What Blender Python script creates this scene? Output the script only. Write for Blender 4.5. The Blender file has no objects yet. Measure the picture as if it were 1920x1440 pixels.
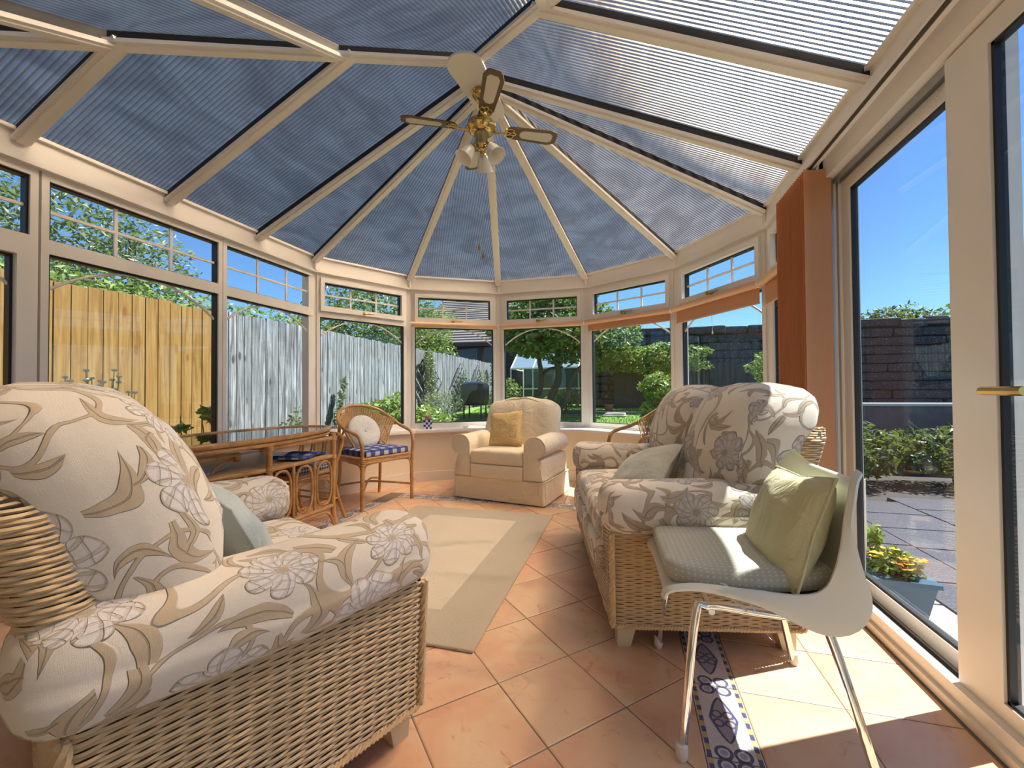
import bpy, bmesh, math, random
from math import sin, cos, pi, radians, sqrt, atan2, tan
from mathutils import Vector, Matrix
random.seed(7)
SC = bpy.context.scene
COL = SC.collection
V3 = Vector

# ------------------------------------------------------------------ camera
# metres; X right along the far wall, Y away from the house, Z up, floor at 0
def cam_basis():
    p, r, th = radians(0.9), radians(-0.4), radians(15.4)
    f = V3((0, cos(p), sin(p))); u = V3((0, -sin(p), cos(p))); x = V3((1, 0, 0))
    rr = cos(r)*x + sin(r)*u; uu = -sin(r)*x + cos(r)*u
    c, s = cos(th), sin(th)
    g = lambda d: V3((c*d.x - s*d.y, s*d.x + c*d.y, d.z))
    return g(rr), g(uu), g(f)
R_, U_, F_ = cam_basis()
cd = bpy.data.cameras.new('camera'); cam = bpy.data.objects.new('camera', cd); COL.objects.link(cam)
cam.matrix_world = Matrix(((R_.x, U_.x, -F_.x, 0), (R_.y, U_.y, -F_.y, 0), (R_.z, U_.z, -F_.z, 1.0), (0, 0, 0, 1)))
cd.sensor_width = 36; cd.lens = 36*785/1920; cd.clip_start = 0.02; cd.clip_end = 300
SC.camera = cam

# ------------------------------------------------------------------ light
SUN_EL, SUN_AZ = radians(59), radians(27)        # azimuth from +X towards +Y
sd = V3((cos(SUN_EL)*cos(SUN_AZ), cos(SUN_EL)*sin(SUN_AZ), sin(SUN_EL)))
ld = bpy.data.lights.new('sun', 'SUN'); ld.energy = 3.9; ld.angle = radians(0.6); ld.color = (1, .96, .90)
sun = bpy.data.objects.new('sun', ld); COL.objects.link(sun)
sun.rotation_euler = sd.to_track_quat('Z', 'Y').to_euler(); sun.location = (6, 4, 12)
w = bpy.data.worlds.new('sky'); SC.world = w; w.use_nodes = True
nt = w.node_tree; nt.nodes.clear()
sk = nt.nodes.new('ShaderNodeTexSky'); sk.sky_type = 'NISHITA'; sk.sun_disc = False
sk.sun_elevation = SUN_EL; sk.sun_rotation = pi/2 - SUN_AZ; sk.air_density = 1.0; sk.dust_density = .1; sk.ozone_density = 2.2
bg = nt.nodes.new('ShaderNodeBackground'); bg.inputs[1].default_value = .055
ow = nt.nodes.new('ShaderNodeOutputWorld'); tn = nt.nodes.new('ShaderNodeMix'); tn.data_type = 'RGBA'; tn.blend_type = 'MULTIPLY'; tn.inputs[0].default_value = 1; tn.inputs[7].default_value = (.56, .79, 1.05, 1)
nt.links.new(sk.outputs[0], tn.inputs[6]); nt.links.new(tn.outputs[2], bg.inputs[0]); nt.links.new(bg.outputs[0], ow.inputs[0])
vs = SC.view_settings; vs.view_transform = 'Standard'; vs.look = 'None'; vs.gamma = 1; vs.use_curve_mapping = False
vs.exposure = 1.86
try:
    SC.cycles.max_bounces = 10; SC.cycles.transparent_max_bounces = 24; SC.cycles.diffuse_bounces = 6
    SC.cycles.caustics_reflective = False; SC.cycles.caustics_refractive = True; SC.cycles.sample_clamp_indirect = 8
    SC.cycles.use_denoising = True
except Exception: pass

# ------------------------------------------------------------------ mesh builder
class MB:
    def __init__(s): s.v = []; s.f = []; s.uv = []; s.mi = []; s.cm = 0
    def add(s, vs_, fs, uvs=None):
        b = len(s.v); s.v += [tuple(p) for p in vs_]
        for k, f in enumerate(fs):
            s.f.append([b+i for i in f]); s.uv.append(uvs[k] if uvs else None); s.mi.append(s.cm)
        return s
    def hexa(s, P):      # 8 pts: 0-3 bottom ccw, 4-7 top
        return s.add(P, [(3, 2, 1, 0), (4, 5, 6, 7), (0, 1, 5, 4), (1, 2, 6, 5), (2, 3, 7, 6), (3, 0, 4, 7)])
    def box(s, a, b):
        x0, y0, z0 = a; x1, y1, z1 = b
        return s.hexa([(x0, y0, z0), (x1, y0, z0), (x1, y1, z0), (x0, y1, z0), (x0, y0, z1), (x1, y0, z1), (x1, y1, z1), (x0, y1, z1)])
    def bar(s, p, q, wd, h, up=(0, 0, 1), drop=0.0):   # rectangular bar from p to q, top edge at p/q minus drop
        p, q, up = V3(p), V3(q), V3(up)
        d = (q-p).normalized(); sd_ = d.cross(up).normalized(); n = sd_.cross(d).normalized()
        P = []
        for k in (-drop-h, -drop):
            for (e, g) in ((p, -1), (p, 1), (q, 1), (q, -1)): P.append(e+sd_*g*wd/2+n*k)
        return s.hexa(P)
    def prism(s, poly, z0, z1):   # poly list of (x,y)
        n = len(poly); A = [(x, y, z0) for x, y in poly]+[(x, y, z1) for x, y in poly]
        a = sum(poly[i][0]*poly[(i+1) % n][1]-poly[(i+1) % n][0]*poly[i][1] for i in range(n))
        fs = [list(range(n))[::-1], list(range(n, 2*n))]+[(i, (i+1) % n, n+(i+1) % n, n+i) for i in range(n)]
        if a < 0: fs = [list(f)[::-1] for f in fs]
        return s.add(A, fs)
    def tube(s, path, r, n=8, closed=False, flat=1.0):
        P = [V3(p) for p in path]; m = len(P); rs = r if isinstance(r, (list, tuple)) else [r]*m
        T = []
        for i in range(m):
            a = P[(i-1) % m] if (i > 0 or closed) else P[i]; b = P[(i+1) % m] if (i < m-1 or closed) else P[i]
            T.append((b-a).normalized())
        ref = V3((0, 0, 1)) if abs(T[0].z) < .9 else V3((1, 0, 0))
        nrm = T[0].cross(ref).normalized(); vs_ = []
        for i in range(m):
            nrm = (nrm - T[i]*nrm.dot(T[i])).normalized(); bn = T[i].cross(nrm)
            for k in range(n):
                a = 2*pi*k/n; vs_.append(P[i]+(nrm*cos(a)+bn*sin(a)*flat)*rs[i])
        fs = []
        for i in range(m if closed else m-1):
            j = (i+1) % m
            for k in range(n): fs.append((i*n+k, i*n+(k+1) % n, j*n+(k+1) % n, j*n+k))
        if not closed: fs += [list(range(n))[::-1], [(m-1)*n+k for k in range(n)]]
        return s.add(vs_, fs)
    def lathe(s, prof, c=(0, 0, 0), n=20, M=None):   # prof (r,z)
        vs_ = []
        for r, z in prof:
            for k in range(n):
                a = 2*pi*k/n; p = V3((r*cos(a), r*sin(a), z))
                if M is not None: p = M @ p
                vs_.append(p+V3(c))
        fs = []
        for i in range(len(prof)-1):
            for k in range(n): fs.append((i*n+k, i*n+(k+1) % n, (i+1)*n+(k+1) % n, (i+1)*n+k))
        fs += [list(range(n))[::-1], [(len(prof)-1)*n+k for k in range(n)]]
        return s.add(vs_, fs)
    def rbox(s, c, h, r, N=10, fn=None, M=None, ax=0, uo=0.0):
        c = V3(c); b_, c_ = [(1, 2), (0, 2), (0, 1)][ax]; cache = {}
        base = len(s.v); pts = []
        def vid(q):
            key = (round(q[0], 5), round(q[1], 5), round(q[2], 5))
            if key in cache: return cache[key]
            inn = [max(-(h[i]-r), min(h[i]-r, q[i])) for i in range(3)]
            d = V3([q[i]-inn[i] for i in range(3)])
            if d.length > 1e-9: d = d.normalized()*r
            p = V3(inn)+d
            if fn: p = V3(fn(p))
            if M is not None: p = M @ p
            pts.append(tuple(p+c)); cache[key] = base+len(pts)-1; return cache[key]
        fs, uvs = [], []
        for axf in range(3):
            o1, o2 = [i for i in range(3) if i != axf]
            n1 = max(4, int(N*h[o1]/max(h))); n2 = max(4, int(N*h[o2]/max(h)))
            # denser samples at the rounded rims
            def samp(hh, n):
                e = [-hh+r*(1-cos(pi/2*k/3)) for k in range(3)]
                mid = [-(hh-r)+2*(hh-r)*k/n for k in range(n+1)]
                return e+mid+[-x for x in e[::-1]]
            S1, S2 = samp(h[o1], n1), samp(h[o2], n2)
            for sg in (-1, 1):
                for i in range(len(S1)-1):
                    for j in range(len(S2)-1):
                        fc, fu = [], []
                        for (a, b) in ((i, j), (i+1, j), (i+1, j+1), (i, j+1)):
                            q = [0, 0, 0]; q[axf] = sg*h[axf]; q[o1] = S1[a]; q[o2] = S2[b]
                            fc.append(vid(q))
                            if axf == c_: u = (q[ax], q[b_]) if sg > 0 else (q[ax], q[b_]+2.3)
                            elif axf == b_: u = (q[ax], sg*(h[b_]+h[c_]-q[c_]))
                            else: u = (sg*(h[ax]+h[c_]-q[c_]), q[b_])
                            fu.append((u[0]+uo, u[1]+uo*.37))
                        nm = V3(pts[fc[1]-base])-V3(pts[fc[0]-base]); nm = nm.cross(V3(pts[fc[3]-base])-V3(pts[fc[0]-base]))
                        if len(set(fc)) < 3: continue
                        flip = (sg > 0) == (axf == 1)
                        if flip: fc = fc[::-1]; fu = fu[::-1]
                        fs.append(fc); uvs.append(fu)
        s.v += pts
        for f, u in zip(fs, uvs): s.f.append(f); s.uv.append(u); s.mi.append(s.cm)
        return s
    def pillow(s, c, w_, h_, t, M=None, N=14, p=2.6):
        vs_, fs, uvs = [], [], []
        for sg in (1, -1):
            b = len(vs_)
            for i in range(N+1):
                for j in range(N+1):
                    u, v = -1+2*i/N, -1+2*j/N
                    k = max(0, (1-abs(u)**p))**.5*max(0, (1-abs(v)**p))**.5
                    pin = 1-.10*(1-abs(u*v))*(max(abs(u), abs(v))**3)
                    wr = .006*sin(7*u+3*v)*sin(5*v-2*u)*k
                    q = V3((u*w_/2*pin, v*h_/2*pin, sg*(t/2*k+wr)))
                    if M is not None: q = M @ q
                    vs_.append(q+V3(c))
            for i in range(N):
                for j in range(N):
                    a = b+i*(N+1)+j; f = [a, a+N+1, a+N+2, a+1]
                    if sg < 0: f = f[::-1]
                    fs.append(f); uvs.append([((vs_i-b)//(N+1)*w_/N, (vs_i-b) % (N+1)*h_/N) for vs_i in f])
        return s.add(vs_, fs, uvs)
    def weave(s, A, B, Cc, D, rows, stakes, amp=.0035, r=.0042, seg=4):
        # A->B along strands (bottom), D->C top; real over/under strands
        A, B, Cc, D = map(V3, (A, B, Cc, D)); n = (B-A).cross(D-A).normalized()
        for i in range(rows):
            t = (i+.5)/rows; P, Q = A.lerp(D, t), B.lerp(Cc, t); up = (D-A).normalized(); m = stakes*seg
            vs_ = []
            for k in range(m+1):
                x = k/m; o = amp*cos(pi*stakes*x + pi*(i % 2))
                c = P.lerp(Q, x)+n*o
                rr = r*(1+.12*sin(i*12.9+k*.3))
                vs_ += [c-up*rr, c+n*rr, c+up*rr, c-n*rr*.6]
            fs = [(k*4+a, (k+1)*4+a, (k+1)*4+(a+1) % 4, k*4+(a+1) % 4) for k in range(m) for a in range(3)]
            s.add(vs_, fs)
        return s
    def leaves(s, c, rad, n, size, rnd, shell=.35, asp=.5):
        c = V3(c)
        for _ in range(n):
            d = V3((rnd.gauss(0, 1), rnd.gauss(0, 1), rnd.gauss(0, 1))).normalized()
            k = 1-shell*rnd.random()**1.5
            k *= 1+.16*sin(d.x*5+c.x)*cos(d.z*6+c.y)
            p = c+V3((d.x*rad[0], d.y*rad[1], d.z*rad[2]))*k
            a = V3((rnd.gauss(0, 1), rnd.gauss(0, 1), rnd.gauss(0, .7))).normalized()
            b = a.cross((d+V3((rnd.gauss(0, .6), rnd.gauss(0, .6), rnd.gauss(0, .6)))).normalized()); 
            if b.length < .1: continue
            b.normalize(); L = size*(.6+.8*rnd.random()); nn = a.cross(b)
            s.add([p-a*L*.5, p+b*L*asp*.5+nn*L*.06, p+a*L*.5, p-b*L*asp*.5+nn*L*.06], [(0, 1, 2), (0, 2, 3)])
        return s
    def mesh(s, name, mats, smooth=True, ang=38):
        me = bpy.data.meshes.new(name); me.from_pydata(s.v, [], s.f)
        for m in (mats if isinstance(mats, (list, tuple)) else [mats]): me.materials.append(m)
        if any(s.mi): me.polygons.foreach_set('material_index', s.mi)
        if any(u is not None for u in s.uv):
            L = me.uv_layers.new(name='UVMap'); fl = []
            for f, u in zip(s.f, s.uv):
                for k in range(len(f)): fl += list(u[k]) if u else [0, 0]
            L.data.foreach_set('uv', fl)
        if smooth:
            me.polygons.foreach_set('use_smooth', [True]*len(me.polygons)); me.set_sharp_from_angle(angle=radians(ang))
        me.update(); return me
    def obj(s, name, mats, parent=None, smooth=True, ang=38):
        o = bpy.data.objects.new(name, s.mesh(name, mats, smooth, ang)); COL.objects.link(o)
        if parent is not None: o.parent = parent
        return o

def tag(o, label=None, cat=None, group=None, kind=None):
    if label: o['label'] = label
    if cat: o['category'] = cat
    if group: o['group'] = group
    if kind: o['kind'] = kind
    return o
def empty(name, loc=(0, 0, 0), rz=0, **k):
    o = bpy.data.objects.new(name, None); COL.objects.link(o); o.location = loc; o.rotation_euler = (0, 0, rz); o.empty_display_size = .05
    return tag(o, **k)
def copy_tree(o, parent=None):
    c = o.copy(); COL.objects.link(c)
    if parent: c.parent = parent
    for ch in [x for x in bpy.data.objects if x.parent == o]: copy_tree(ch, c)
    return c
def clip(poly, nx, ny, k):   # keep nx*x+ny*y<=k
    out = []
    for i in range(len(poly)):
        a, b = poly[i], poly[(i+1) % len(poly)]; da, db = nx*a[0]+ny*a[1]-k, nx*b[0]+ny*b[1]-k
        if da <= 0: out.append(a)
        if (da < 0 < db) or (db < 0 < da):
            t = da/(da-db); out.append((a[0]+(b[0]-a[0])*t, a[1]+(b[1]-a[1])*t))
    return out
def area(poly): return abs(sum(poly[i][0]*poly[(i+1) % len(poly)][1]-poly[(i+1) % len(poly)][0]*poly[i][1] for i in range(len(poly))))/2 if len(poly) > 2 else 0
def arc(c, r, a0, a1, n, ax=(1, 0, 0), ay=(0, 0, 1), ry=None):
    c, ax, ay = V3(c), V3(ax), V3(ay); ry = ry or r
    return [c+ax*r*cos(a0+(a1-a0)*k/n)+ay*ry*sin(a0+(a1-a0)*k/n) for k in range(n+1)]
def spline(pts, n=6):
    P = [V3(p) for p in pts]; out = []
    for i in range(len(P)-1):
        p0, p1, p2, p3 = P[max(0, i-1)], P[i], P[i+1], P[min(len(P)-1, i+2)]
        for k in range(n):
            t = k/n
            out.append(.5*((2*p1)+(p2-p0)*t+(2*p0-5*p1+4*p2-p3)*t*t+(3*p1-p0-3*p2+p3)*t*t*t))
    return out+[P[-1]]

# ------------------------------------------------------------------ materials
class NT:
    def __init__(s, name):
        s.m = bpy.data.materials.new(name); s.m.use_nodes = True; s.t = s.m.node_tree; s.t.nodes.clear()
        s.out = s.t.nodes.new('ShaderNodeOutputMaterial')
    def L(s, a, b): s.t.links.new(a, b)
    def put(s, sock, v):
        if v is None: return
        if hasattr(v, 'is_output'): s.L(v, sock)
        elif isinstance(v, (tuple, list)) and len(v) == 3 and sock.type == 'RGBA': sock.default_value = (*v, 1)
        else: sock.default_value = v
    def n(s, typ, ins=None, **at):
        nd = s.t.nodes.new('ShaderNode'+typ)
        for k, v in at.items(): setattr(nd, k, v)
        for k, v in (ins or {}).items(): s.put(nd.inputs[k], v)
        return nd
    def m_(s, op, a, b=None, c=None, clamp=False):
        nd = s.n('Math', {0: a, 1: b, 2: c} if c is not None else ({0: a, 1: b} if b is not None else {0: a}), operation=op); nd.use_clamp = clamp
        return nd.outputs[0]
    def v_(s, op, a, b=None):
        nd = s.n('VectorMath', {0: a, 1: b} if b is not None else {0: a}, operation=op)
        return nd.outputs['Value'] if op in ('LENGTH', 'DISTANCE', 'DOT_PRODUCT') else nd.outputs[0]
    def mix(s, f, a, b, bt='MIX'):
        nd = s.n('Mix', data_type='RGBA', blend_type=bt); s.put(nd.inputs[0], f); s.put(nd.inputs[6], a); s.put(nd.inputs[7], b); return nd.outputs[2]
    def co(s, which='Object', scale=None, loc=None, rot=None):
        c = s.n('TexCoord').outputs[which]
        if scale or loc or rot:
            mp = s.n('Mapping'); s.L(c, mp.inputs[0])
            if scale: mp.inputs['Scale'].default_value = scale if isinstance(scale, (tuple, list)) else (scale,)*3
            if loc: mp.inputs['Location'].default_value = loc
            if rot: mp.inputs['Rotation'].default_value = rot
            c = mp.outputs[0]
        return c
    def noise(s, vec, scale, detail=3, rough=.5, dist=0, out='Fac'):
        nd = s.n('TexNoise', {'Vector': vec, 'Scale': scale, 'Detail': detail, 'Roughness': rough, 'Distortion': dist}); return nd.outputs[out]
    def ramp(s, f, *st):
        nd = s.n('ValToRGB', {0: f}); cr = nd.color_ramp
        while len(cr.elements) < len(st): cr.elements.new(.5)
        for e, (p, c) in zip(cr.elements, st): e.position = p; e.color = (*c, 1) if isinstance(c, tuple) else (c, c, c, 1)
        return nd.outputs[0]
    def step(s, x, a, b):   # smooth 0..1 between a and b
        nd = s.n('MapRange', {0: x, 1: a, 2: b, 3: 0.0, 4: 1.0}, interpolation_type='SMOOTHSTEP'); return nd.outputs[0]
    def rnd(s): return s.n('ObjectInfo').outputs['Random']
    def bump(s, h, dist=.002, st=1.0): return s.n('Bump', {'Height': h, 'Distance': dist, 'Strength': st}).outputs[0]
    def pbr(s, col, rough=.5, normal=None, metal=0, spec=.5, sheen=0, trans=0, sss=0):
        b = s.n('BsdfPrincipled', {'Base Color': col, 'Roughness': rough, 'Metallic': metal, 'Specular IOR Level': spec})
        if sheen: b.inputs['Sheen Weight'].default_value = sheen
        if trans: b.inputs['Transmission Weight'].default_value = trans
        if normal is not None: s.L(normal, b.inputs['Normal'])
        s.L(b.outputs[0], s.out.inputs[0]); s.b = b; return s.m

def plain(name, col, rough=.5, metal=0, spec=.5, var=.0, nscale=20, bump=0, bscale=60):
    t = NT(name); c = col
    if var: c = t.mix(t.noise(t.co(), nscale, 4), tuple(x*(1-var) for x in col), tuple(min(1, x*(1+var)) for x in col))
    nm = t.bump(t.noise(t.co(), bscale, 3), bump) if bump else None
    return t.pbr(c, rough, nm, metal, spec)
MT = {}
MT['upvc'] = plain('white upvc', (.83, .78, .71), .34, var=.03, nscale=3)
MT['upvc2'] = plain('white upvc shadow line', (.60, .56, .51), .4)
MT['gasket'] = plain('black rubber gasket', (.012, .012, .013), .5)
MT['alu'] = plain('grey aluminium track', (.36, .37, .38), .3, .8)
MT['brass'] = plain('polished brass', (.62, .43, .16), .18, 1.0)
MT['chrome'] = plain('chrome tube', (.75, .74, .74), .08, 1.0)
MT['wall'] = plain('cream painted plaster', (.84, .74, .58), .85, var=.03, nscale=4, bump=.0006, bscale=180)
MT['skirt'] = plain('white gloss skirting', (.78, .73, .66), .35)
MT['sill'] = plain('white window board', (.82, .79, .74), .3)
MT['white'] = plain('off white plastic', (.70, .70, .62), .28)
MT['rubber'] = plain('pale rubber ferrule', (.66, .63, .56), .6)
MT['frost'] = plain('frosted white glass', (.86, .84, .76), .25)
MT['feetwood'] = plain('cream painted wooden foot', (.62, .55, .36), .5, var=.06)
MT['chain'] = plain('fine steel chain', (.5, .45, .35), .4, .8)
MT['dark'] = plain('dark void', (.03, .025, .02), .9)
MT['bronze'] = plain('dark brown metal', (.05, .035, .02), .5)

def m_glass(name, tint=(.93, .96, .95), k=1.0, rough=0.0):
    t = NT(name)
    ge = t.n('NewGeometry'); cs = t.m_('ABSOLUTE', t.v_('DOT_PRODUCT', ge.outputs['Normal'], ge.outputs['Incoming']))
    fr = t.m_('MULTIPLY_ADD', t.m_('POWER', t.m_('SUBTRACT', 1.0, cs, clamp=True), 5.0), .96, .04); fr = t.m_('MULTIPLY', fr, k*.5, clamp=True)
    tr = t.n('BsdfTransparent', {0: tint}); gl = t.n('BsdfGlossy', {'Color': (1, 1, 1), 'Roughness': rough})
    mx = t.n('MixShader', {0: fr}); t.L(tr.outputs[0], mx.inputs[1]); t.L(gl.outputs[0], mx.inputs[2]); t.L(mx.outputs[0], t.out.inputs[0]); return t.m
MT['glass'] = m_glass('window glass'); MT['doorglass'] = m_glass('patio door glass', (.92, .95, .95), 1.3)
MT['tableglass'] = m_glass('smoked table glass', (.45, .45, .44), 1.8)
MT['clear'] = m_glass('roof sheet outer skin', (.97, .97, .98), .4)

def m_poly():
    t = NT('twin wall polycarbonate roof sheet'); uv = t.n('UVMap').outputs[0]
    sx = t.n('SeparateXYZ', {0: uv}); u, v = sx.outputs[0], sx.outputs[1]
    ph = t.m_('MULTIPLY', u, 2*pi/.024); wv = t.m_('MULTIPLY_ADD', t.m_('SINE', ph), .5, .5)
    web = t.step(wv, .62, .95)
    wide = t.noise(t.n('CombineXYZ', {0: t.m_('MULTIPLY', u, 1.2), 1: t.m_('MULTIPLY', v, 2.4), 2: t.rnd()}).outputs[0], 2.0, 3, .6, 1.0)
    sp = t.n('TexVoronoi', {'Vector': uv, 'Scale': 7.0}, feature='F1'); spot = t.m_('SUBTRACT', 1.0, t.step(sp.outputs[0], .02, .09))
    h = t.m_('ADD', t.m_('SINE', ph), t.m_('MULTIPLY', wide, 1.0))
    nm = t.bump(h, .0066)
    tr = t.n('BsdfTransparent', {0: t.mix(web, (.15, .115, .085), (.03, .025, .02))})
    tl = t.n('BsdfTranslucent', {0: t.mix(spot, (.55, .52, .46), (.8, .75, .62))})
    rf = t.n('BsdfRefraction', {'Color': t.mix(web, t.mix(t.step(wide, .35, .7), (.41, .325, .255), (.68, .56, .42)), (.20, .15, .09)), 'Roughness': .47, 'IOR': 1.55, 'Normal': nm})  # broad streak highlights painted into the sheet colour by the wide noise
    gl = t.n('BsdfGlossy', {'Color': (.9, .9, .92), 'Roughness': .12, 'Normal': nm})
    a = t.n('MixShader', {0: .62}); t.L(tr.outputs[0], a.inputs[1]); t.L(rf.outputs[0], a.inputs[2])
    b = t.n('MixShader', {0: t.m_('MULTIPLY_ADD', wide, .06, .01)}); t.L(a.outputs[0], b.inputs[1]); t.L(tl.outputs[0], b.inputs[2])
    c = t.n('MixShader', {0: .06}); t.L(b.outputs[0], c.inputs[1]); t.L(gl.outputs[0], c.inputs[2])
    t.L(c.outputs[0], t.out.inputs[0]); return t.m
MT['poly'] = m_poly()

def m_tile():
    t = NT('terracotta floor tile'); c = t.co('Object', 1.0); r = t.rnd()
    off = t.v_('ADD', c, t.n('CombineXYZ', {0: t.m_('MULTIPLY', r, 37.0), 1: t.m_('MULTIPLY', r, 91.0), 2: 0.0}).outputs[0])
    a = t.noise(off, 3.2, 4, .55, .6); b = t.noise(off, 11, 5, .6, 1.2)
    col = t.ramp(a, (.32, (.63, .33, .20)), (.46, (.70, .43, .26)), (.58, (.74, .52, .32)), (.75, (.76, .58, .37)))
    col = t.mix(t.step(b, .56, .72), col, (.60, .29, .18)); col = t.mix(t.m_('MULTIPLY', r, .35), col, (.68, .42, .27))
    return t.pbr(col, t.m_('MULTIPLY_ADD', b, .15, .26), t.bump(t.noise(off, 26, 3), .0012), 0, .45)
MT['tile'] = m_tile()
MT['grout'] = plain('grey brown grout', (.22, .18, .13), .9, var=.1)

def m_border():
    t = NT('mosaic border tile'); c = t.n('UVMap').outputs[0]; sx = t.n('SeparateXYZ', {0: c}); u, v = sx.outputs[0], sx.outputs[1]   # u across -1..1, v along -1..1
    cream, navy, gold = (.72, .66, .60), (.07, .07, .16), (.62, .42, .18)
    au, av = t.m_('ABSOLUTE', u), t.m_('ABSOLUTE', v)
    # almond: |u| < .55*(1-v^2*1.5)
    w1 = t.m_('MULTIPLY', t.m_('SUBTRACT', 1.0, t.m_('MULTIPLY', av, 1.75)), .62)
    w2 = t.m_('MULTIPLY', t.m_('POWER', t.m_('MAXIMUM', t.m_('SUBTRACT', 1.0, t.m_('MULTIPLY', av, 1.6)), 0.0), .6), .56)
    d = t.m_('SUBTRACT', w2, au); inside = t.step(d, 0.0, .03); rim = t.m_('MULTIPLY', inside, t.m_('SUBTRACT', 1.0, t.step(d, .10, .13)))
    def ring(cu, cv, r1, r2):
        p = t.m_('SQRT', t.m_('ADD', t.m_('POWER', t.m_('SUBTRACT', au, cu), 2.0), t.m_('POWER', t.m_('MULTIPLY', t.m_('SUBTRACT', av, cv), 2.0), 2.0)))
        return p, t.m_('MULTIPLY', t.step(p, r1-.03, r1), t.m_('SUBTRACT', 1.0, t.step(p, r2, r2+.03)))
    p1, k1 = ring(.22, .12, .15, .21); p2, k2 = ring(.33, .86, .22, .31); p3, k3 = ring(.33, .86, .0, .12)
    mos = t.n('TexVoronoi', {'Vector': t.n('CombineXYZ', {0: u, 1: t.m_('MULTIPLY', v, 2.0), 2: 0.0}).outputs[0], 'Scale': 14.0}, feature='DISTANCE_TO_EDGE').outputs[0]
    col = t.mix(t.m_('MULTIPLY', inside, .75), cream, (.28, .26, .34)); col = t.mix(t.step(p1, .1, .04), col, gold)
    for k in (rim, k1, k2): col = t.mix(k, col, navy)
    col = t.mix(k3, col, (.38, .38, .5))
    band = t.m_('MULTIPLY', t.step(au, .76, .78), t.m_('SUBTRACT', 1.0, t.step(au, .93, .95)))
    ck = t.m_('SINE', t.m_('MULTIPLY', v, 22.0)); col = t.mix(band, col, t.mix(t.step(ck, -.1, .1), navy, gold))
    col = t.mix(t.m_('MULTIPLY', t.m_('SUBTRACT', 1.0, t.step(mos, .02, .06)), .35), col, (.45, .42, .38))
    return t.pbr(col, .35, t.bump(t.step(mos, .0, .08), .001))
MT['border'] = m_border()

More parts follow.
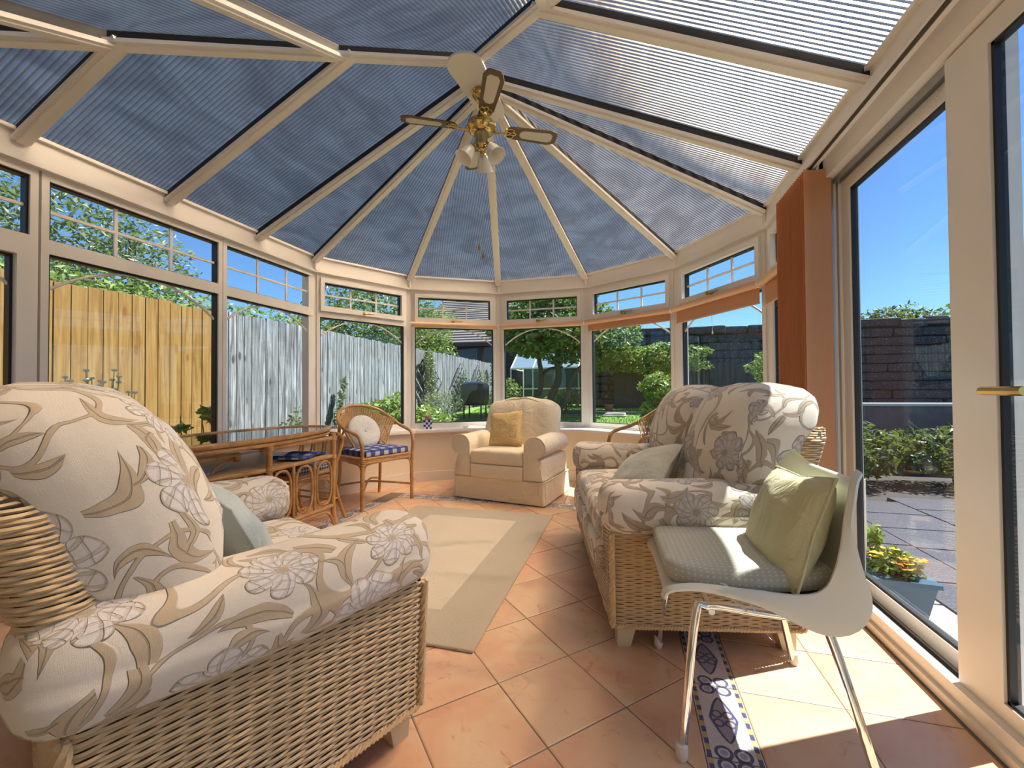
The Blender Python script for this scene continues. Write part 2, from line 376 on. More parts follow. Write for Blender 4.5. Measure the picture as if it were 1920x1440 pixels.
def m_floral(name, base, leaf, flower, edge, sc=1.0):
    t = NT(name); uv0 = t.n('UVMap').outputs[0]
    wn = t.n('TexNoise', {'Vector': uv0, 'Scale': 9.0, 'Detail': 2.0}).outputs['Color']
    uv = t.v_('ADD', uv0, t.v_('MULTIPLY', t.v_('SUBTRACT', wn, (.5, .5, .5)), (.03, .03, 0)))
    def cell(scale, rndm, seed):
        q = t.v_('ADD', uv, (seed, seed*.6, 0))
        vo = t.n('TexVoronoi', {'Vector': q, 'Scale': scale, 'Randomness': rndm}, voronoi_dimensions='2D')
        d = t.v_('SUBTRACT', q, vo.outputs['Position']); s1 = t.n('SeparateXYZ', {0: d}); rc = t.n('SeparateColor', {0: vo.outputs['Color']})
        return s1.outputs[0], s1.outputs[1], rc.outputs[0], rc.outputs[1]
    # flowers
    dx, dy, ra, rb = cell(3.4*sc, .55, 1.3)
    r = t.m_('SQRT', t.m_('ADD', t.m_('MULTIPLY', dx, dx), t.m_('MULTIPLY', dy, dy))); th = t.m_('ADD', t.m_('ARCTAN2', dy, dx), t.m_('MULTIPLY', ra, 6.28))
    pet = t.m_('POWER', t.m_('ABSOLUTE', t.m_('COSINE', t.m_('MULTIPLY', th, 3.5))), .45)
    R = t.m_('MULTIPLY', t.m_('MULTIPLY_ADD', pet, .40, .60), t.m_('MULTIPLY_ADD', rb, .03/sc, .072/sc))
    fd = t.m_('SUBTRACT', R, r); fl = t.step(fd, 0.0, .003)
    outl = t.m_('MULTIPLY', fl, t.m_('SUBTRACT', 1.0, t.step(fd, .004, .008)))
    rays = t.m_('MULTIPLY', t.step(t.m_('SINE', t.m_('ADD', t.m_('MULTIPLY', th, 14.0), t.m_('MULTIPLY', r, 90.0))), .55, .9), t.step(r, .012/sc, .03/sc))
    ring2 = t.step(t.m_('SINE', t.m_('ADD', t.m_('MULTIPLY', r, 260.0*sc), t.m_('MULTIPLY', pet, 4.0))), .6, .95)
    core = t.m_('SUBTRACT', 1.0, t.step(r, .010/sc, .016/sc))
    # leaves (two layers)
    leafm = None; vein = None
    for (scl, sd_, ln, wd) in ((6.5*sc, 4.1, .075/sc, .020/sc), (8.5*sc, 9.7, .05/sc, .013/sc)):
        ax, ay, qa, qb = cell(scl, .85, sd_); an = t.m_('MULTIPLY', qa, 6.28); ca, sa = t.m_('COSINE', an), t.m_('SINE', an)
        X = t.m_('ADD', t.m_('MULTIPLY', ax, ca), t.m_('MULTIPLY', ay, sa)); Y = t.m_('SUBTRACT', t.m_('MULTIPLY', ay, ca), t.m_('MULTIPLY', ax, sa))
        Y = t.m_('SUBTRACT', Y, t.m_('MULTIPLY', t.m_('MULTIPLY', X, X), t.m_('MULTIPLY_ADD', qb, 10.0, 3.0)))
        k = t.m_('DIVIDE', X, ln); hw = t.m_('MULTIPLY', t.m_('SUBTRACT', 1.0, t.m_('MULTIPLY', k, k)), wd)
        dd = t.m_('SUBTRACT', hw, t.m_('ABSOLUTE', Y)); m = t.step(dd, 0.0, .002); v = t.m_('MULTIPLY', m, t.m_('SUBTRACT', 1.0, t.step(t.m_('ABSOLUTE', Y), .0008, .002)))
        leafm = m if leafm is None else t.m_('MAXIMUM', leafm, m); vein = v if vein is None else t.m_('MAXIMUM', vein, v)
    sn = t.noise(t.v_('ADD', uv0, (3.3, 8.1, 0)), 3.8*sc, 1.0, .3); st = t.m_('SUBTRACT', 1.0, t.step(t.m_('ABSOLUTE', t.m_('SUBTRACT', sn, .5)), .010, .015))
    st = t.m_('MAXIMUM', st, t.m_('SUBTRACT', 1.0, t.step(t.m_('ABSOLUTE', t.m_('SUBTRACT', sn, .62)), .005, .009)))
    gr = t.m_('MAXIMUM', leafm, st)
    lin = t.noise(t.n('Mapping', {0: uv0, 'Scale': (60, 900, 1)}).outputs[0], 1.0, 2); lin2 = t.noise(t.n('Mapping', {0: uv0, 'Scale': (900, 60, 1)}).outputs[0], 1.0, 2)
    weave = t.m_('ADD', lin, lin2)
    col = t.mix(t.m_('MULTIPLY', t.m_('SUBTRACT', lin, .3), .5), base, tuple(x*.78 for x in base))
    col = t.mix(gr, col, leaf); col = t.mix(t.m_('MULTIPLY', vein, .6), col, tuple(x*.6 for x in leaf))
    fc = t.mix(t.m_('MULTIPLY', rays, .55), flower, edge); fc = t.mix(t.m_('MULTIPLY', ring2, .35), fc, edge); fc = t.mix(core, fc, edge)
    col = t.mix(fl, col, fc); col = t.mix(outl, col, edge)
    fl_h = t.m_('MULTIPLY', fl, t.m_('SUBTRACT', t.m_('SUBTRACT', 1.25, t.m_('MULTIPLY', rays, .6)), t.m_('MULTIPLY', ring2, .4)))
    h = t.m_('ADD', t.m_('MAXIMUM', t.m_('MULTIPLY', gr, t.m_('SUBTRACT', 1.0, t.m_('MULTIPLY', vein, .6))), fl_h), t.m_('MULTIPLY', weave, .10))
    fuzz = t.m_('MULTIPLY', t.noise(uv0, 700, 2), .12)
    return t.pbr(col, .92, t.bump(t.m_('ADD', h, fuzz), .0042), 0, .15, sheen=.25)
MT['floral'] = m_floral('embroidered cream linen', (.76, .70, .605), (.54, .44, .31), (.76, .73, .70), (.54, .45, .34))
MT['floral2'] = m_floral('embroidered taupe linen', (.78, .71, .60), (.47, .385, .29), (.56, .52, .49), (.38, .32, .26), .95)

def m_wicker(name, c1, c2, c3):
    t = NT(name); c = t.co('Object'); f = t.noise(c, 45, 3); g = t.noise(t.n('Mapping', {0: c, 'Scale': (30, 30, 260)}).outputs[0], 1.0, 2)
    col = t.mix(t.step(g, .35, .65), t.mix(f, c1, c2), c3)
    return t.pbr(col, .45, t.bump(t.noise(c, 300, 2), .0006), 0, .4)
MT['wicker'] = m_wicker('natural woven wicker', (.50, .35, .18), (.72, .55, .33), (.60, .43, .24))
MT['wicker_in'] = plain('wicker shadow core', (.14, .085, .04), .8, var=.2)  # darker wicker colour stands in for the shade behind the strands
def m_rattan():
    t = NT('honey rattan cane'); c = t.co('Object'); f = t.noise(c, 14, 4, .6); g = t.noise(c, 90, 2)
    col = t.ramp(f, (.3, (.40, .19, .05)), (.5, (.55, .30, .10)), (.7, (.66, .40, .16)))
    return t.pbr(t.mix(t.m_('MULTIPLY', g, .3), col, (.35, .17, .05)), .28, t.bump(g, .0004), 0, .5)
MT['rattan'] = m_rattan()
MT['rattan2'] = plain('pale woven cane', (.60, .38, .17), .42, var=.25, nscale=60)

def m_check(name, a, b, c, size, ax=(0, 1), stripes=False):
    t = NT(name); uv = t.n('UVMap').outputs[0]; sx = t.n('SeparateXYZ', {0: uv})
    f = lambda o: t.step(t.m_('SINE', t.m_('MULTIPLY', sx.outputs[o], pi/size)), -.08, .08)
    if stripes: col = t.mix(f(ax[0]), a, b)
    else: x, y = f(0), f(1); s = t.m_('ADD', x, y); col = t.mix(t.step(s, .4, .6), a, c); col = t.mix(t.step(s, 1.4, 1.6), col, b)
    th = t.noise(uv, 400, 2)
    return t.pbr(col, .85, t.bump(th, .0008), 0, .2)
MT['check'] = m_check('navy and white gingham', (.58, .60, .64), (.035, .06, .20), (.09, .13, .33), .045)
MT['smallcheck'] = m_check('small navy gingham', (.62, .63, .62), (.04, .05, .10), (.22, .24, .30), .012)
MT['stripe'] = m_check('blue and cream striped cotton', (.72, .69, .60), (.05, .08, .24), (.15, .2, .45), .035)
MT['potcheck'] = m_check('navy and white checked ceramic', (.75, .75, .75), (.75, .75, .75), (.04, .05, .28), .016)

def m_fabric(name, col, bumpd=.0014, sc=7, dots=None):
    t = NT(name); c = t.co('Object'); wr = t.noise(c, sc, 4, .55, 1.4); th = t.noise(c, 320, 2)
    cc = t.mix(t.m_('MULTIPLY', th, .35), col, tuple(x*.82 for x in col))
    if dots:
        uv = t.n('UVMap').outputs[0]; vo = t.n('TexVoronoi', {'Vector': uv, 'Scale': 62.0, 'Randomness': 0.0}, voronoi_dimensions='2D').outputs[0]
        cc = t.mix(t.m_('SUBTRACT', 1.0, t.step(vo, .14, .2)), cc, dots)
    return t.pbr(cc, .9, t.bump(t.m_('ADD', t.m_('MULTIPLY', wr, 9.0), t.m_('MULTIPLY', th, .25)), bumpd), 0, .15, sheen=.15)
MT['slip'] = m_fabric('cream damask slipcover', (.82, .72, .53), .0010, 9)
MT['yellow'] = m_fabric('mustard yellow cushion cotton', (.72, .53, .24), .002, 12)
MT['lemon'] = m_fabric('pale lemon green silk', (.58, .56, .34), .002, 8)
MT['grey'] = m_fabric('grey green satin cushion', (.52, .53, .47), .0012, 8)
MT['paleblue'] = m_fabric('pale blue satin', (.46, .54, .55), .0012, 9)
MT['ivory'] = m_fabric('ivory cotton cushion', (.70, .70, .66), .001, 10)
MT['dots'] = m_fabric('grey green dotted seat pad fabric', (.44, .44, .38), .0012, 6, dots=(.62, .61, .54))
def m_rug(name, col):
    t = NT(name); c = t.co('Object'); a = t.noise(c, 4, 4); b = t.noise(c, 220, 3)
    return t.pbr(t.mix(t.m_('MULTIPLY', a, .4), col, tuple(x*.8 for x in col)), .97, t.bump(b, .004), 0, .05, sheen=.3)
MT['rug'] = m_rug('cream wool pile', (.66, .58, .44)); MT['rug2'] = m_rug('beige wool border', (.50, .435, .325))
def m_blind():
    t = NT('peach blind fabric'); c = t.co('Object'); a = t.noise(t.n('Mapping', {0: c, 'Scale': (200, 200, 6)}).outputs[0], 1, 2)
    col = t.mix(a, (.70, .40, .22), (.80, .50, .30))
    d = t.n('BsdfDiffuse', {0: col}); tl = t.n('BsdfTranslucent', {0: (.85, .50, .28)}); mx = t.n('MixShader', {0: .45}); t.L(d.outputs[0], mx.inputs[1]); t.L(tl.outputs[0], mx.inputs[2]); t.L(mx.outputs[0], t.out.inputs[0]); return t.m
MT['blind'] = m_blind()
MT['cassette'] = plain('peach roller blind tube', (.74, .45, .27), .5)

def m_plank(name, cols, knot):
    t = NT(name); c = t.co('Object'); r = t.rnd(); off = t.v_('ADD', c, t.n('CombineXYZ', {0: t.m_('MULTIPLY', r, 50.0), 1: t.m_('MULTIPLY', r, 31.0), 2: t.m_('MULTIPLY', r, 17.0)}).outputs[0])
    g = t.noise(t.n('Mapping', {0: off, 'Scale': (30, 30, 1.6)}).outputs[0], 1.0, 4, .6, .8)
    kn = t.n('TexVoronoi', {'Vector': t.n('Mapping', {0: off, 'Scale': (6, 6, 2.2)}).outputs[0], 'Scale': 1.0}, feature='F1').outputs[0]
    col = t.ramp(g, (.3, cols[0]), (.5, cols[1]), (.7, cols[2])); col = t.mix(t.m_('SUBTRACT', 1.0, t.step(kn, .08, .16)), col, knot)
    col = t.mix(t.m_('MULTIPLY', t.step(r, .2, .9), .4), col, cols[1])
    st = t.noise(t.n('Mapping', {0: off, 'Scale': (4, 4, 1.6)}).outputs[0], 2.2, 4, .65)
    col = t.mix(t.m_('MULTIPLY', t.step(st, .5, .7), .35), col, cols[0])
    return t.pbr(col, .8, t.bump(g, .003), 0, .2)
MT['plank'] = m_plank('fresh larch plank', ((.18, .09, .022), (.29, .165, .05), (.35, .23, .09)), (.22, .10, .03))
MT['greyplank'] = m_plank('weathered grey plank', ((.07, .068, .07), (.21, .215, .225), (.46, .475, .51)), (.07, .065, .06))
MT['darkwood'] = plain('dark stained boards', (.05, .045, .04), .7, var=.3)
def m_leaf(name, a, b):
    t = NT(name); c = t.co('Object'); f = t.noise(c, 9, 3); col = t.mix(t.step(f, .35, .65), a, b)
    d = t.n('BsdfPrincipled', {'Base Color': col, 'Roughness': .45}); tl = t.n('BsdfTranslucent', {0: t.mix(.5, col, (.4, .55, .08))}); mx = t.n('MixShader', {0: .3})
    t.L(d.outputs[0], mx.inputs[1]); t.L(tl.outputs[0], mx.inputs[2]); t.L(mx.outputs[0], t.out.inputs[0]); return t.m
MT['leaf'] = m_leaf('mid green leaf', (.05, .10, .02), (.14, .22, .05)); MT['leafd'] = m_leaf('dark green leaf', (.02, .045, .015), (.06, .10, .03))
MT['leafb'] = m_leaf('bright green leaf', (.10, .18, .03), (.26, .34, .08)); MT['leafg'] = m_leaf('grey green leaf', (.10, .13, .07), (.20, .25, .13))
MT['bark'] = plain('grey brown bark', (.10, .075, .05), .9, var=.3, nscale=30, bump=.01, bscale=40)
MT['pink'] = plain('pink petal', (.75, .08, .22), .6); MT['orange'] = plain('orange petal', (.9, .30, .03), .6); MT['gold'] = plain('golden yellow petal', (.95, .62, .03), .6)
MT['red'] = plain('red brown bud', (.25, .05, .04), .6); MT['cream_fl'] = plain('cream flower', (.75, .72, .55), .6)
def m_stone():
    t = NT('dark weathered stone'); c = t.co('Object'); r = t.rnd(); off = t.v_('ADD', c, t.n('CombineXYZ', {0: t.m_('MULTIPLY', r, 31.0), 1: 0.0, 2: t.m_('MULTIPLY', r, 13.0)}).outputs[0])
    col = t.mix(t.noise(off, 9, 4, .65), (.035, .032, .034), (.10, .088, .085)); col = t.mix(t.step(t.noise(off, 34, 2), .62, .70), col, (.30, .28, .27))
    return t.pbr(col, .9, t.bump(t.noise(off, 20, 4), .02))
MT['stone'] = m_stone()
MT['mortar'] = plain('dark mortar', (.05, .045, .04), .95)
MT['slab'] = plain('dark slate paving', (.05, .047, .06), .55, var=.3, nscale=18, bump=.004, bscale=60)
MT['paleslab'] = plain('pale sandstone paving', (.50, .46, .41), .7, var=.1, nscale=12, bump=.003)
MT['soil'] = plain('dark soil', (.06, .045, .03), .95, var=.4)
MT['render'] = plain('pale rendered coping', (.62, .60, .57), .8)
MT['lowwall'] = plain('grey retaining block', (.12, .12, .13), .85, var=.3, nscale=12, bump=.01)
MT['grass'] = plain('lawn grass', (.20, .36, .06), .9, var=.3, nscale=60, bump=.02, bscale=150)
MT['rooftile'] = plain('grey brown roof tile', (.17, .145, .135), .8, var=.25, nscale=10)
MT['brickd'] = plain('dark house wall', (.05, .04, .04), .8, var=.2)
MT['bluepot'] = plain('blue glazed planter', (.05, .11, .16), .35)
MT['paper'] = plain('printed paper', (.7, .7, .72), .6, var=.4, nscale=60)
def m_blade():
    t = NT('dark oak fan blade'); c = t.co('Object'); g = t.n('TexWave', {'Vector': c, 'Scale': 60.0, 'Distortion': 6.0, 'Detail': 2.0}).outputs[1]
    return t.pbr(t.mix(g, (.085, .045, .02), (.16, .09, .04)), .4)
MT['oak'] = m_blade()
MT['cane'] = plain('pale cane inlay', (.62, .57, .48), .6, var=.08, nscale=120)
# ------------------------------------------------------------------ the room: a twelve-sided bay on two straight walls
CX, CY, AP, TP = -.975, 2.885, 1.955, .477
def nrm(i): a = radians(180-30*i); return (cos(a), sin(a))
def P(i, t, o, z=0.0):
    n = nrm(i); return V3((CX+n[0]*(AP+o)+n[1]*t, CY+n[1]*(AP+o)-n[0]*t, z))
def corner(i, o):      # between facet i and i+1
    a = radians(180-30*i-15); R = (AP+o)/cos(radians(15)); return (CX+R*cos(a), CY+R*sin(a))
YB = -.55             # back of the room, behind the camera
def fbox(mb, i, t0, t1, o0, o1, z0, z1):
    A = [P(i, t0, o0), P(i, t1, o0), P(i, t1, o1), P(i, t0, o1)]
    q = [(p.x, p.y) for p in A]; mb.prism(q, z0, z1); return mb
def ring_poly(i, o0, o1):   # footprint of a mitred band on facet i
    if i == 0: a0, a1 = (CX-AP-o0, YB), (CX-AP-o1, YB)
    else: a0, a1 = corner(i-1, o0), corner(i-1, o1)
    if i == 6: b0, b1 = (CX+AP+o0, YB), (CX+AP+o1, YB)
    else: b0, b1 = corner(i, o0), corner(i, o1)
    return [a0, b0, b1, a1]
def zr(n, x, y): return 2.33+TP*(AP-(n[0]*(x-CX)+n[1]*(y-CY)))
RY = 2.62             # near end of the ridge
def zback(x, y): return 2.33+TP*(y-(RY-AP))

# floor with every tile
fl = tag(empty('floor'), kind='structure')
gm = MB(); gm.prism([(-3.2, YB), (1.15, YB), corner(6-1, .1), corner(4, .1), corner(3, .1), corner(2, .1), corner(1, .1), corner(0, .1)], -.12, -.003); gm.obj('grout_bed', MT['grout'], fl)
TS = .2990; G = .004
def tile_obj(poly, nm='tile', mat='tile', uvs=None, z=0.0, th=.012, parent=None):
    if area(poly) < .0006: return
    cx = sum(p[0] for p in poly)/len(poly); cy = sum(p[1] for p in poly)/len(poly)
    q = [(x-cx, y-cy) for x, y in poly]; s = [(x*(1-.004/.15), y*(1-.004/.15)) for x, y in q]
    m = MB(); n = len(q); a = sum(q[i][0]*q[(i+1) % n][1]-q[(i+1) % n][0]*q[i][1] for i in range(n))
    if a < 0: q = q[::-1]; s = s[::-1]
    vs_ = [(x, y, -th) for x, y in q]+[(x, y, -.0015) for x, y in q]+[(x, y, 0) for x, y in s]
    fs = [tuple(range(2*n, 3*n))]+[(i, (i+1) % n, n+(i+1) % n, n+i) for i in range(n)]+[(n+i, n+(i+1) % n, 2*n+(i+1) % n, 2*n+i) for i in range(n)]
    m.add(vs_, fs, uvs(vs_, fs, cx, cy) if uvs else None)
    o = m.obj(nm, MT[mat], parent or fl, smooth=False); o.location = (cx, cy, z+random.uniform(-.0006, .0006)); return o
def inset(poly, g):
    out = poly; n = len(poly); a = sum(poly[i][0]*poly[(i+1) % n][1]-poly[(i+1) % n][0]*poly[i][1] for i in range(n)); s_ = 1 if a > 0 else -1
    for i in range(n):
        p, q = poly[i], poly[(i+1) % n]; dx, dy = q[0]-p[0], q[1]-p[1]; L = sqrt(dx*dx+dy*dy) or 1
        nx, ny = s_*dy/L, -s_*dx/L; out = clip(out, nx, ny, nx*p[0]+ny*p[1]-g)
        if len(out) < 3: return []
    return out
BX0, BX1, BY1, BW = -2.115, .195, 3.55, .150    # inner edge of the border frame
def room_clip(p):
    for i in range(7):
        n = nrm(i); p = clip(p, n[0], n[1], n[0]*CX+n[1]*CY+AP-.03)
        if len(p) < 3: return []
    return p
# diagonal field inside the border
ux, uy = sqrt(.5), -sqrt(.5); wx, wy = sqrt(.5), sqrt(.5)
X0, Y0 = -.4375, 1.805
for i in range(-12, 13):
    for j in range(-12, 13):
        ox, oy = X0+TS*(i*ux+j*wx), Y0+TS*(i*uy+j*wy)
        p = [(ox, oy), (ox+TS*ux, oy+TS*uy), (ox+TS*(ux+wx), oy+TS*(uy+wy)), (ox+TS*wx, oy+TS*wy)]
        p = inset(p, G/2)
        for c in ((-1, 0, -BX0-G/2), (1, 0, BX1-G/2), (0, 1, BY1-G/2), (0, -1, -.62)):
            p = clip(p, *c)
            if len(p) < 3: break
        if len(p) > 2: tile_obj(p)
# straight tiles between border and walls
for i in range(-12, 6):
    for j in range(-1, 16):
        x0, y0 = .345+i*.3005, .353+j*.299
        base = inset([(x0, y0), (x0+.3005, y0), (x0+.3005, y0+.299), (x0, y0+.299)], G/2)
        bx0, bx1, by1 = BX0-BW, BX1+BW, BY1+BW
        for reg in (((1, 0, bx0-G/2),), ((-1, 0, -bx1-G/2),), ((0, -1, -by1-G/2), (-1, 0, -bx0+G/2), (1, 0, bx1-G/2))):
            p = base
            for c in reg:
                p = clip(p, *c)
                if len(p) < 3: break
            if len(p) > 2: p = clip(p, 0, -1, -.9)
            if len(p) > 2: p = room_clip(p)
            if len(p) > 2: tile_obj(p)
# border tiles
def bt(x, y, horiz):
    L = .2985
    p = [(x-BW/2+G/2, y-L/2+G/2), (x+BW/2-G/2, y-L/2+G/2), (x+BW/2-G/2, y+L/2-G/2), (x-BW/2+G/2, y+L/2-G/2)]
    if horiz: p = [(x+(b-y), y+(a-x)) for a, b in p]
    def uvf(vs_, fs, cx, cy):
        r = []
        for f in fs: r.append([((vs_[k][1]/(BW/2), vs_[k][0]/(L/2)) if horiz else (vs_[k][0]/(BW/2), vs_[k][1]/(L/2))) for k in f])
        return r
    tile_obj(p, 'border_tile', 'border', uvf)
for k in range(9):
    y = 1.404+.0025-.2990*2+k*.299
    if y+.15 < BY1+.02: bt(BX1+BW/2, y, False); bt(BX0-BW/2, y, False)
for k in range(8): bt(BX0+.14+k*.2895*1.03, BY1+BW/2, True)

# lower walls, sills, skirtings
wl = MB()
for i in (0,): wl.prism(ring_poly(i, -.05, .18), 0, .535)
wl.obj('wall_left', MT['wall'])['kind'] = 'structure'
bays = MB()
for i in (1, 2, 3, 4, 5): bays.prism(ring_poly(i, -.16, .18), 0, .535)
bays.obj('wall_bay', MT['wall'])['kind'] = 'structure'
wr = MB(); q = [P(6, -.524, -.05), P(6, .355, -.05), P(6, .355, .18), P(6, -.524, .18)]; wr.prism([(p.x, p.y) for p in q], 0, .535)
wr.obj('wall_right', MT['wall'])['kind'] = 'structure'
bb = MB()
for i in (1, 2, 3, 4, 5): bb.prism(ring_poly(i, -.178, -.16), .0, .105)
bb.obj('baseboard_bay', MT['skirt'])['kind'] = 'structure'
bl = MB(); bl.prism(ring_poly(0, -.068, -.05), 0, .105); bl.obj('baseboard_left', MT['skirt'])['kind'] = 'structure'
for i in range(6):
    s = MB(); s.prism(ring_poly(i, -.20 if i else -.09, .02), .535, .572)
    s.prism(ring_poly(i, -.212 if i else -.10, -.20 if i else -.09), .541, .566)
    s.obj('trim_%d' % (i+1), MT['sill'])['kind'] = 'structure'
# wall behind the camera and flat soffit
wb = MB(); wb.box((-3.2, YB-.12, 0), (1.2, YB, 2.6)); wb.obj('wall_back', MT['wall'])['kind'] = 'structure'
sf = MB(); sf.box((-3.2, YB, 2.345), (1.2, RY-AP+.06, 2.42)); sf.box((-3.1, RY-AP-.05, 2.19), (1.1, RY-AP+.01, 2.345)); sf.obj('trim_7', MT['upvc'])['kind'] = 'structure'

# eaves ring beam
for i in range(7):
    e = MB(); e.prism(ring_poly(i, 0, .17), 2.19, 2.325); e.prism(ring_poly(i, -.012, .05), 2.172, 2.195); e.prism(ring_poly(i, -.02, .01), 2.312, 2.33)
    if 0 < i < 6 or i == 0:
        pass
    e.obj('trim_%d' % (10+i), MT['upvc'])['kind'] = 'structure'
for i in range(6):
    j = MB(); a = V3((*corner(i, -.006), 2.19)); j.tube([a, a+V3((0, 0, .125))], .018, 6); j.obj('trim_%d' % (20+i), MT['upvc'])['kind'] = 'structure'
# corner posts
for i in range(6):
    pst = MB(); c0 = corner(i, .05); nn = (V3((c0[0], c0[1], 0))-V3((CX, CY, 0))).normalized(); tt = V3((nn.y, -nn.x, 0)); c = V3((c0[0], c0[1], 0))
    Q = [c+tt*a+nn*b for a, b in ((-.045, -.03), (.045, -.03), (.055, .06), (-.055, .06))]; pst.prism([(p.x, p.y) for p in Q], .57, 2.18)
    pst.obj('trim_%d' % (30+i), MT['upvc'])['kind'] = 'structure'

# windows
WN = [0]
def window(i, ta, tb, sash_top=True, sash_main=False, gw=None):
    """frame between ta and tb on facet i; glass inset"""
    WN[0] += 1; w_ = tag(empty('window_%d' % WN[0]), kind='structure')
    fr = MB(); e = .032
    fbox(fr, i, ta, ta+e, .02, .09, .572, 2.175); fbox(fr, i, tb-e, tb, .02, .09, .572, 2.175)
    fbox(fr, i, ta+e, tb-e, .02, .09, .572, .63); fbox(fr, i, ta+e, tb-e, .02, .09, 2.13, 2.175); fbox(fr, i, ta+e, tb-e, .02, .09, 1.742, 1.80 if sash_top else 1.818)
    for zz in (.60,): fbox(fr, i, ta, tb, .012, .02, .572, .59)
    fr.obj('window_frame', MT['upvc'], w_, smooth=False)
    def pane(a, b, z0, z1, geo=None):
        pn = MB(); fbox(pn, i, a, b, .052, .058, z0, z1); pn.obj('glass_pane', MT['glass'], w_, smooth=False)
        gk = MB(); g = .011
        fbox(gk, i, a-.002, a+g, .034, .075, z0, z1); fbox(gk, i, b-g, b+.002, .034, .075, z0, z1)
        fbox(gk, i, a+g, b-g, .034, .075, z0-.002, z0+g*.5); fbox(gk, i, a+g, b-g, .034, .075, z1-g, z1+.002)
        gk.obj('gasket', MT['gasket'], w_, smooth=False)
    # main light
    ma, mb_ = ta+e, tb-e
    if sash_main:
        s = MB(); k = .055
        fbox(s, i, ma, ma+k, .0, .08, .63, 1.742); fbox(s, i, mb_-k, mb_, .0, .08, .63, 1.742); fbox(s, i, ma+k, mb_-k, .0, .08, .63, .63+k); fbox(s, i, ma+k, mb_-k, .0, .08, 1.742-k*.7, 1.742)
        s.obj('opening_sash', MT['upvc'], w_, smooth=False); pane(ma+k, mb_-k, .63+k, 1.742-k*.7); gl = (ma+k, mb_-k)
    else: pane(ma, mb_, .63, 1.742); gl = (ma, mb_)
    # arch bar between the panes
    n = 16; pts = []
    for k in range(n+1):
        x = -1+2*k/n; t = (gl[0]+gl[1])/2+x*(gl[1]-gl[0])/2; z = 1.56+.18*sqrt(max(0, 1-(x*.97)**2))/1.0-.0
        z = 1.545+.195*(1-abs(x)**2.1)
        pts.append(P(i, t, .055, z))
    ab = MB(); ab.tube(pts, .0085, 6); ab.obj('arch_bar', MT['upvc'], w_)
    # top light
    if sash_top:
        s = MB(); k = .038; z0, z1 = 1.80, 2.13
        fbox(s, i, ma, ma+k, -.004, .08, z0, z1); fbox(s, i, mb_-k, mb_, -.004, .08, z0, z1); fbox(s, i, ma+k, mb_-k, -.004, .08, z0, z0+k+.015); fbox(s, i, ma+k, mb_-k, -.004, .08, z1-k-.005, z1)
        s.obj('opening_sash', MT['upvc'], w_, smooth=False)
        r = MB()
        for (a, b, c, d) in ((ma, mb_, z0-.004, z0), (ma, mb_, z1, z1+.004)): fbox(r, i, a, b, .012, .021, c, d)
        r.obj('sash_shadow_gap', MT['upvc2'], w_, smooth=False)
        ga, gb, g0, g1 = ma+k, mb_-k, z0+k+.015, z1-k-.005
        h = MB(); c = P(i, (ma+mb_)/2-.02, -.02, z0+.018); n3 = V3((*nrm(i), 0)); tt = V3((n3.y, -n3.x, 0))
        h.tube([c-n3*-.02, c-n3*.012], .014, 10); h.tube([c-n3*.012-tt*.02, c-n3*.02+tt*.03, c-n3*.016+tt*.10], [.011, .007, .006], 8)
        h.tube([c-n3*.02-tt*.025, c-n3*.02-tt*.01], .016, 8)
        h.obj('window_handle', MT['brass'], w_)
    else: ga, gb, g0, g1 = ma, mb_, 1.818, 2.13
    pane(ga, gb, g0, g1)
    for k in (1, 2):
        b = MB(); t = ga+(gb-ga)*k/3; fbox(b, i, t-.009, t+.009, .049, .061, g0, g1); b.obj('glazing_bar', MT['upvc'], w_, smooth=False)
    zc = (g0+g1)/2; b = MB(); fbox(b, i, ga, gb, .048, .062, zc-.008, zc+.008); b.obj('glazing_bar', MT['upvc'], w_, smooth=False)
    return w_
Yt = lambda y: y-CY
window(0, Yt(.45), Yt(1.437), False, True)
window(0, Yt(1.448), Yt(2.467), False)
window(0, Yt(2.472), Yt(3.453), False)
window(0, Yt(-.5), Yt(.44), False)
for i in (1, 2, 3, 4, 5): window(i, -.495, .495, True)
window(6, -.495, 2.885-2.56, True)

# ceiling : rafters and polycarbonate sheets
ce = tag(empty('ceiling'), kind='structure')
def sheet(poly, zf, uvf):
    n = len(poly); a = sum(poly[i][0]*poly[(i+1) % n][1]-poly[(i+1) % n][0]*poly[i][1] for i in range(n))
    if a < 0: poly = poly[::-1]
    m = MB(); vs_ = [(x, y, zf(x, y)) for x, y in poly]+[(x, y, zf(x, y)+.016) for x, y in poly]
    uv = [uvf(x, y) for x, y in poly]*2
    fb = tuple(range(n))[::-1]; ft = tuple(range(n, 2*n)); sides = [(i, (i+1) % n, n+(i+1) % n, n+i) for i in range(n)]
    m.add(vs_, [fb], [[uv[k] for k in fb]]); m.cm = 1
    m.f.append(list(ft)); m.uv.append([uv[k] for k in ft]); m.mi.append(1)
    for s_ in sides: m.f.append(list(s_)); m.uv.append([uv[k] for k in s_]); m.mi.append(1)
    m.obj('roof_sheet', [MT['poly'], MT['clear']], ce, smooth=False)
def rafter(p, q, wd=.072, up=(0, 0, 1)):
    m = MB(); m.bar(p, q, wd*.62, .055, up, 0.0); m.obj('rafter_gasket', MT['gasket'], ce, smooth=False)
    m = MB(); m.bar(p, q, wd, .018, up, .046); m.bar(p, q, wd*.5, .012, up, .062); m.obj('rafter', MT['upvc'], ce, smooth=False)
t_ = TP; HUB = (CX, CY)
nL, nR = nrm(0), nrm(6)
ys = [RY-AP, 1.355, 2.065, 2.765, CY+.524]
